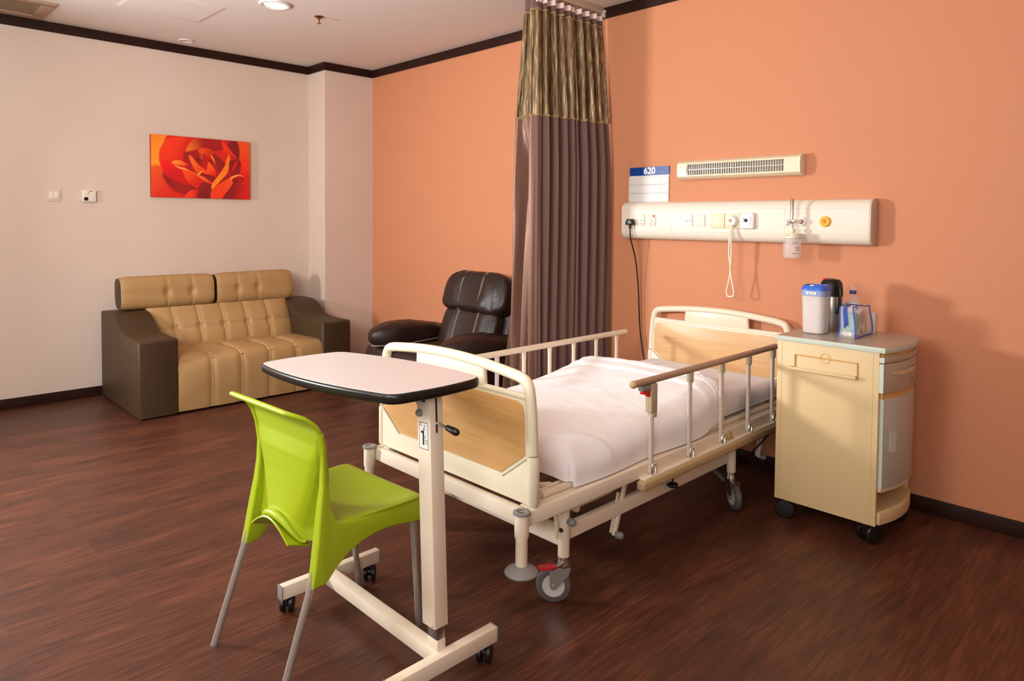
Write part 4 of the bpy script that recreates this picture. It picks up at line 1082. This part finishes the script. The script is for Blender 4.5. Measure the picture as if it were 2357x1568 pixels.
lid = obj('pitcher_lid', lathe(new(), sc([(.0675, .208), (.0705, .210), (.0705, .216), (.060, .232), (.056, .234), (.056, .230), (.02, .229), (0, .229)]), (px, py, TZ), (0, 0, 1), 48, 4), 'blue_plastic', t)
obj('lid_latch', box(new(), px-.012, px+.006, py-.048, py-.030, TZ+.212, TZ+.222, .002), 'white', lid)
b = new()
for q in range(4): lathe(b, [(.007, 0), (.007, .001), (0, .001)], (px-.016+q*.0105, py-.0562, TZ+.186), (0, -1, 0), 10)
obj('moulded_mark', b, 'white', t)
t = thing('thermos_flask', 'stainless steel flask with black handled lid, behind the water pitcher', 'flask', (4.552, -.255, TZ))
px, py = 4.552, -.255
obj('flask_body', lathe(new(), [(0, 0), (.047, 0), (.049, .004), (.049, .165), (.046, .172), (0, .172)], (px, py, TZ), (0, 0, 1), 40), 'steel', t)
obj('flask_lid', lathe(new(), [(.047, .160), (.050, .162), (.049, .20), (.045, .225), (.034, .238), (.012, .242), (0, .242)], (px, py, TZ), (0, 0, 1), 40), 'black', t)
obj('flask_handle', tube(new(), cr([(px+.035, py-.030, TZ+.220), (px+.052, py-.048, TZ+.205), (px+.058, py-.054, TZ+.15), (px+.050, py-.046, TZ+.10), (px+.038, py-.034, TZ+.095)], 5), .011, 10, sq=(1, .6)), 'black', t)
obj('pour_button', box(new(), px-.036, px-.008, py-.020, py+.008, TZ+.231, TZ+.243, .004), 'red', t)
t = thing('drinking_bottle', 'clear drinking water bottle with navy cap, standing behind the toiletry bag', 'bottle', (4.625, -.190, TZ))
px, py = 4.625, -.190
obj('bottle_body', lathe(new(), [(0, 0), (.028, 0), (.031, .005), (.031, .125), (.027, .150), (.016, .166), (.0135, .170), (.0135, .182), (0, .182)], (px, py, TZ), (0, 0, 1), 32), 'clear', t)
obj('bottle_label', lathe(new(), [(.0312, .085), (.0316, .085), (.0316, .132), (.0312, .132), (.0312, .085)], (px, py, TZ), (0, 0, 1), 32), 'white', t)
obj('bottle_cap', lathe(new(), [(.0145, .172), (.0145, .186), (.013, .188), (0, .188)], (px, py, TZ), (0, 0, 1), 24), 'navy_cap', t)
obj('dust_cover', lathe(new(), [(.0135, .188), (.0140, .188), (.0135, .206), (.011, .208), (0, .208)], (px, py, TZ), (0, 0, 1), 24), 'clear', t)
# clear toiletry bag, long side parallel to the cabinet depth
BX0, BX1, BY0, BY1, BH = 4.652, 4.722, -.435, -.222, .135
t = thing('toiletry_bag', 'clear vinyl toiletry bag with bright blue piping on the bedside cabinet', 'bag', (4.687, -.33, TZ))
def bagp(x, y, z):   # slumped box
    q = (z-TZ)/BH
    return (x+.004*math.sin(q*5)-.008*q*(x-4.687)/.035, y+.012*q*(1 if y < -.33 else -1)*.6, z-.010*q*(y-BY0)/(BY1-BY0)*0+.006*q*math.sin((y-BY0)*24))
def bag_wall(pts): return [bagp(*p) for p in pts]
b = new()
g = lambda f: grid(b, lambda u, v: bagp(*f(u, v)), 10, 8, .0007)
g(lambda u, v: (BX0+(BX1-BX0)*u, BY0, TZ+.001+BH*v)); g(lambda u, v: (BX1, BY0+(BY1-BY0)*u, TZ+.001+BH*v)); g(lambda u, v: (BX0+(BX1-BX0)*u, BY1, TZ+.001+BH*v)); g(lambda u, v: (BX0, BY0+(BY1-BY0)*u, TZ+.001+BH*v)); g(lambda u, v: (BX0+(BX1-BX0)*u, BY0+(BY1-BY0)*v, TZ+BH))
obj('vinyl_shell', b, 'clear', t)
b = new()
E8 = [((BX0, BY0), (BX0, BY0, 1)), ]
def pipe(p, q, n=8): tube(b, [bagp(*(Vector(p)*(1-k/n)+Vector(q)*(k/n))) for k in range(n+1)], .0026, 7)
z0, z1 = TZ+.003, TZ+BH
for x in (BX0, BX1):
    for y in (BY0, BY1): pipe((x, y, z0), (x, y, z1))
    pipe((x, BY0, z1), (x, BY1, z1)); pipe((x, BY0, z0), (x, BY1, z0))
obj('bag_piping', b, 'blue_piping', t)
b = new(); xm = (BX0+BX1)/2-.006
grid(b, lambda u, v: bagp(xm-.011+.022*u, BY0-.001, TZ+.055+(BH-.055)*v), 3, 6, .0012); grid(b, lambda u, v: bagp(xm-.011+.022*u, BY0+(BY1-BY0)*v*.95, TZ+BH+.0012), 3, 10, .0012); box(b, xm-.004, xm+.004, BY0-.005, BY0-.002, TZ+.045, TZ+.062, .001)
obj('zip', b, 'blue_zip', t)
tag(obj('folded_towel', cushion(new(), (4.688, -.385, TZ+.068), (.028, .036, .040), .5, None, 24, 14, lambda p: p*(1+.08*noise.noise(p*40)))  , 'teal'), 'teal folded cloth inside the clear toiletry bag', 'cloth')
Mb = Matrix.Translation((4.700, -.318, TZ+.064)) @ Matrix.Rotation(math.radians(17), 4, 'X')
t = thing('medicine_box', 'white printed medicine box with red edge inside the clear toiletry bag', 'box', (4.700, -.318, TZ+.004))
obj('carton', box(new(), -.012, .012, -.034, .030, -.050, .052, .001, 1, Mb), 'white_paper', t)
b = new()
for k in range(5): box(b, .0121, .0125, -.022+k*.009, -.018+k*.009, -.010, .040, 0, 1, Mb)
box(b, .0121, .0125, -.030, -.014, -.046, -.026, 0, 1, Mb); obj('print', b, 'print_grey', t)
obj('red_edge', box(new(), -.0115, .0126, .030, .036, -.050, .020, .001, 1, Mb), 'red', t)
Mb2 = Matrix.Translation((4.696, -.258, TZ+.055)) @ Matrix.Rotation(math.radians(17), 4, 'X')
tag(obj('tablet_pack', box(box(new(), -.012, .012, -.020, .014, -.046, .050, .002, 1, Mb2), .012, .013, -.012, .006, -.03, .03, 0, 1, Mb2), 'ivory'), 'beige tablet pack leaning behind the printed box in the toiletry bag', 'box')
tag(obj('crumpled_bag', cushion(new(), (4.684, -.392, TZ+.016), (.026, .032, .013), .8, None, 28, 16, lambda p: p*(1+.25*noise.noise(p*70))), 'white'), 'crumpled white plastic wrap at the bottom of the toiletry bag', 'wrap')
tag(obj('white_carton', box(new(), 4.708, 4.728, -.212, -.168, TZ, TZ+.092, .004), 'white_paper'), 'plain white small carton standing behind the toiletry bag', 'box')

# ------------------------------------------------------------------ overbed table
tb = thing('overbed_table', 'white overbed table with black edge on an H-shaped castor base', 'table', (3.97, -2.35, 0))
YB = -2.352
b = new(); box(b, 3.630, 3.660, -2.527, -2.145, .052, .098, .003); box(b, 4.284, 4.317, -2.545, -2.160, .052, .098, .003); box(b, 3.66, 4.29, YB-.020, YB+.020, .054, .097, .003)
obj('base', b, 'cream', tb)
for x0, x1, y in ((3.628, 3.662, -2.528), (3.628, 3.662, -2.145), (4.282, 4.319, -2.546), (4.282, 4.319, -2.159)): obj('end_plug', box(new(), x0, x1, y-.0015, y+.002, .05, .099, .001), 'grey_plastic', tb)
for cx, cy, an in ((3.640, -2.50, 2.4), (3.655, -2.185, -.7), (4.30, -2.195, -1.0), (4.30, -2.52, 2.2)): twin_castor((cx, cy, 0), an, .026, tb)
LAB = Matrix.Translation((4.238, -.004, .750)) @ Matrix.Diagonal((1.22, 1, 1.40, 1)) @ Matrix.Translation((-4.240, 0, -.745))
LEAN = Matrix.Translation((4.262, YB, .15)) @ Matrix.Rotation(math.radians(-2.7), 4, 'Y') @ Matrix.Translation((-4.262, -YB, -.15))
b = box(new(), 4.242, 4.286, -2.366, -2.338, .095, .30, .002); b.transform(LEAN); obj('inner_post', b, 'steel', tb)
b = box(new(), 4.241, 4.287, -2.367, -2.337, .095, .128, .002); b.transform(LEAN); obj('post_foot', b, 'cream', tb)
b = new(); box(b, 4.228, 4.289, -2.375, -2.327, .162, .835, .003)
b.transform(LEAN); po = obj('post', b, 'cream', tb)
b = box(new(), 4.2892, 4.2898, -2.3545, -2.3485, .72, .835); b.transform(LEAN); obj('lever_slot', b, 'dark_gap', po)
b = lathe(new(), [(.0105, 0), (.0095, .010), (.007, .014), (0, .015)], (4.246, -2.375, .776), (0, -1, 0), 20); b.transform(LEAN); obj('knob', b, 'grey_plastic', po)
for x, z in ((4.236, .17), (4.281, .17)):
    b = lathe(new(), [(.0022, 0), (.0022, .001), (0, .001)], (x, -2.375, z), (0, -1, 0), 8); b.transform(LEAN); obj('rivet', b, 'steel', po)
b = box(new(), 4.240, 4.274, -2.3718, -2.371, .690, .745); b.transform(LAB); b.transform(LEAN); st = obj('instruction_label', b, 'white_paper', po, 'white instruction label with black lever drawing')
b = new()
Yl = -2.3722
for x0, x1, z0, z1 in ((4.240, 4.241, .690, .745), (4.273, 4.274, .690, .745), (4.240, 4.274, .690, .691), (4.240, 4.274, .744, .745), (4.2535, 4.2585, .698, .726), (4.2480, 4.2585, .7225, .727)): box(b, x0, x1, Yl, -2.3716, z0, z1)
tube(b, [(4.2605, Yl, .714), (4.2645, Yl, .718)], .0005, 6); tube(b, [(4.2605, Yl, .7135), (4.2655, Yl, .7125)], .0005, 6)
b.transform(LAB); b.transform(LEAN); obj('label_print', b, 'black', st)
b = new(); prism(b, [(4.2535, .728), (4.2625, .728), (4.2600, .731), (4.2635, .739), (4.2615, .740), (4.2575, .732)], 'xz', Yl, -2.3716)
for x0, x1, z in ((4.243, 4.250, .741), (4.243, 4.250, .737), (4.261, 4.271, .707), (4.262, 4.271, .702)): box(b, x0, x1, Yl, -2.3716, z, z+.0018)
b.transform(LAB); b.transform(LEAN); obj('label_print', b, 'print_grey', st)
b = tube(new(), [(4.284, -2.352, .750), (4.345, -2.352, .742)], .0042, 10); b.transform(LEAN); lv = obj('height_lever', b, 'chrome', tb)
b = lathe(new(), [(.0065, 0), (.0085, .004), (.0105, .035), (.0105, .042), (.008, .049), (.004, .052), (0, .052)], (4.335, -2.352, .7437), (1, 0, -.16), 18); b.transform(LEAN); obj('lever_grip', b, 'black', lv)
b = new(); prism(b, [(4.18, .83), (4.235, .83), (4.235, .795), (4.22, .795)], 'xz', -2.369, -2.333); box(b, 3.66, 4.27, -2.375, -2.327, .806, .828, .002); b.transform(LEAN); obj('support_arm', b, 'cream', tb)
# top outline
def top_outline(k=0.):
    x0, x1 = 3.486+k, 4.325-k; pts = []
    n = 14
    for i in range(n+1):
        q = i/n; pts.append((x0+.055+(x1-x0-.11)*q, -2.545+k-.022*(1-(2*q-1)**2)*1.6+.022))
    for a in np.linspace(-80, -10, 5): pts.append((x1-.055+.05*math.cos(math.radians(a)), -2.523+k+.05+.05*math.sin(math.radians(a))-.0))
    for q in np.linspace(.15, .85, 5): pts.append((x1-.004+.010*(1-(2*q-1)**2), -2.47+k+(.235-2*k)*q))
    for a in np.linspace(10, 80, 5): pts.append((x1-.055+.05*math.cos(math.radians(a)), -2.23-k+.05*math.sin(math.radians(a))-.006))
    for i in range(n+1):
        q = 1-i/n; pts.append((x0+.055+(x1-x0-.11)*q, -2.186-k+.035*(1-(2*q-1)**2)))
    for a in np.linspace(100, 170, 5): pts.append((x0+.055+.05*math.cos(math.radians(a)), -2.236-k+.05*math.sin(math.radians(a))))
    for q in np.linspace(.15, .85, 5): pts.append((x0+.004-.010*(1-(2*q-1)**2), -2.236-k-(.235-2*k)*q))
    for a in np.linspace(190, 260, 5): pts.append((x0+.055+.05*math.cos(math.radians(a)), -2.473+k+.05*math.sin(math.radians(a))))
    return pts
b = prism(new(), top_outline(), 'xy', .829, .858, .009, 4); b.transform(LEAN); to = obj('tabletop', b, 'edge_black', tb, 'black rounded edge')
b = prism(new(), top_outline(.005), 'xy', .8575, .8592, .0005, 1); b.transform(LEAN); obj('laminate_top', b, 'table_white', to, 'pale laminate surface')

# ------------------------------------------------------------------ green chair
ch = thing('plastic_chair', 'lime green plastic chair with tubular metal legs at the overbed table', 'chair', (3.845, -2.45, 0))
ch.rotation_euler.z = math.radians(3.2)
CXC = 3.845
def seat_top(u, v):   # v 0 front .. 1 back
    w = .213-.020*v+.004*math.sin(PI*v)
    w *= 1-.05*max(0, (v-.8)/.2)**2
    w *= 1-.06*max(0, (.12-v)/.12)**2
    y = -2.243-.328*v+.012*(u*u)*(1 if v < .1 else 0)*0
    z = .444-.026*math.sin(PI*min(1, v*1.1))*(1-u*u)+.010*max(0, v-.8)
    roll = max(0, (.06-v)/.06); z -= .012*roll*roll
    z -= .006*max(0, (abs(u)-.9)/.1)**2
    return (CXC+u*w, y, z)
b = grid(new(), lambda u, v: seat_top(2*u-1, v), 44, 40, .006)
prism(b, [(CXC-.205, .372), (CXC+.205, .372), (CXC+.211, .437), (CXC-.211, .437)], 'xz', -2.256, -2.243, .004)
se = obj('seat', b, 'lime', ch)
def edge_y(z):
    return float(np.interp(z, [.29, .36, .42, .50, .56, .62, .68, .72, .75, .775, .79], [-2.630, -2.618, -2.606, -2.598, -2.594, -2.594, -2.600, -2.612, -2.632, -2.664, -2.700]))
apron = [(-2.243, .436), (-2.244, .372), (-2.262, .366), (-2.285, .367), (-2.33, .376), (-2.38, .382), (-2.43, .381), (-2.48, .372), (-2.53, .352), (-2.57, .325), (-2.595, .300), (-2.607, .292),
         (-2.648, .292), (-2.638, .34), (-2.625, .42), (-2.612, .50), (-2.604, .56), (-2.602, .62), (-2.607, .68), (-2.618, .72), (-2.608, .722), (-2.594, .68), (-2.587, .62), (-2.584, .56), (-2.578, .50), (-2.562, .455), (-2.52, .443), (-2.44, .4405), (-2.34, .4405), (-2.28, .440)]
def side_x(z): return float(np.interp(z, [.29, .40, .50, .62, .68, .73], [.198, .192, .184, .184, .193, .202]))
for s in (-1, 1):
    b = prism(new(), apron, 'yz', -.0175, .0175, .008, 3)
    for v in b.verts:   # follow the flare of the back, thin toward the top
        k = max(0, min(1, (v.co.z-.43)/.25)); v.co.x = v.co.x*(1-.6*k)*s + s*side_x(v.co.z)
    b.transform(Matrix.Translation((CXC, 0, 0))); obj('side_frame', b, 'lime', ch)
def back_hw(z):
    if z < .725: return side_x(z)-.003
    q = min(1, (z-.725)/.065); return .199-.040*(1-math.sqrt(max(0, 1-q*q)))
def back_fn(u, v):
    z = .385+.405*v
    hw = back_hw(z)
    arch = max(0, 1-(u/.55)**2) if abs(u) < .55 else 0
    zz = z+.060*arch**.8*(1-v)**4
    fade = max(0, min(1, (.73-z)/.10))
    hp = min(hw, .098+.34*max(0, z-.42))
    k = 1/(1+math.exp(-max(-40, min(40, (hp-abs(u)*hw)/.009))))
    y = edge_y(z)-fade*(.018*k+.010*(1-(u*hw/hp)**2)*k-.028*(1-k)*math.sin(PI*min(1, max(0, (hw-abs(u)*hw)/max(.02, hw-hp)))))
    return (CXC+u*hw, y, zz)
b = grid(new(), lambda u, v: back_fn(2*u-1, v), 110, 70, .005)
bk = obj('backrest', b, 'lime', ch)
ed = [back_fn(-1, q) for q in np.linspace(.45, 1, 26)]+[back_fn(q, 1) for q in np.linspace(-1, 1, 40)][1:-1]+[back_fn(1, q) for q in np.linspace(1, .45, 26)]
obj('rim', tube(new(), ed, [.0055+.003*math.sin(PI*i/len(ed))**2 for i in range(len(ed))], 10), 'lime', bk)
b = new(); tube(b, [Vector(back_fn(q, 0))+Vector((0, -.006, .0)) for q in np.linspace(-.60, .60, 36)], [.005+.008*math.sin(PI*i/35) for i in range(36)], 10)
obj('grip_lip', b, 'lime', bk)
b = grid(new(), lambda u, v: (CXC+(-.110+.22*u), -2.665+.070*v, .392+.050*math.sin(PI*u)*(1-.7*v)-.022*v), 24, 8, .005); obj('grip_underside', b, 'lime', bk)
for s in (-1, 1):
    for top_, bot in (((CXC+s*.195, -2.628, .335), (CXC+s*.199, -2.742, .004)), ((CXC+s*.178, -2.264, .40), (CXC+s*.167+.012, -2.236, .004))):
        b = tube(new(), [top_, bot], .0105, 16); lg = obj('leg', b, 'satin_alu', ch)
        obj('leg_tip', cyl(new(), (bot[0], bot[1], 0), (bot[0], bot[1], .006), .0108), 'grey_plastic', lg)
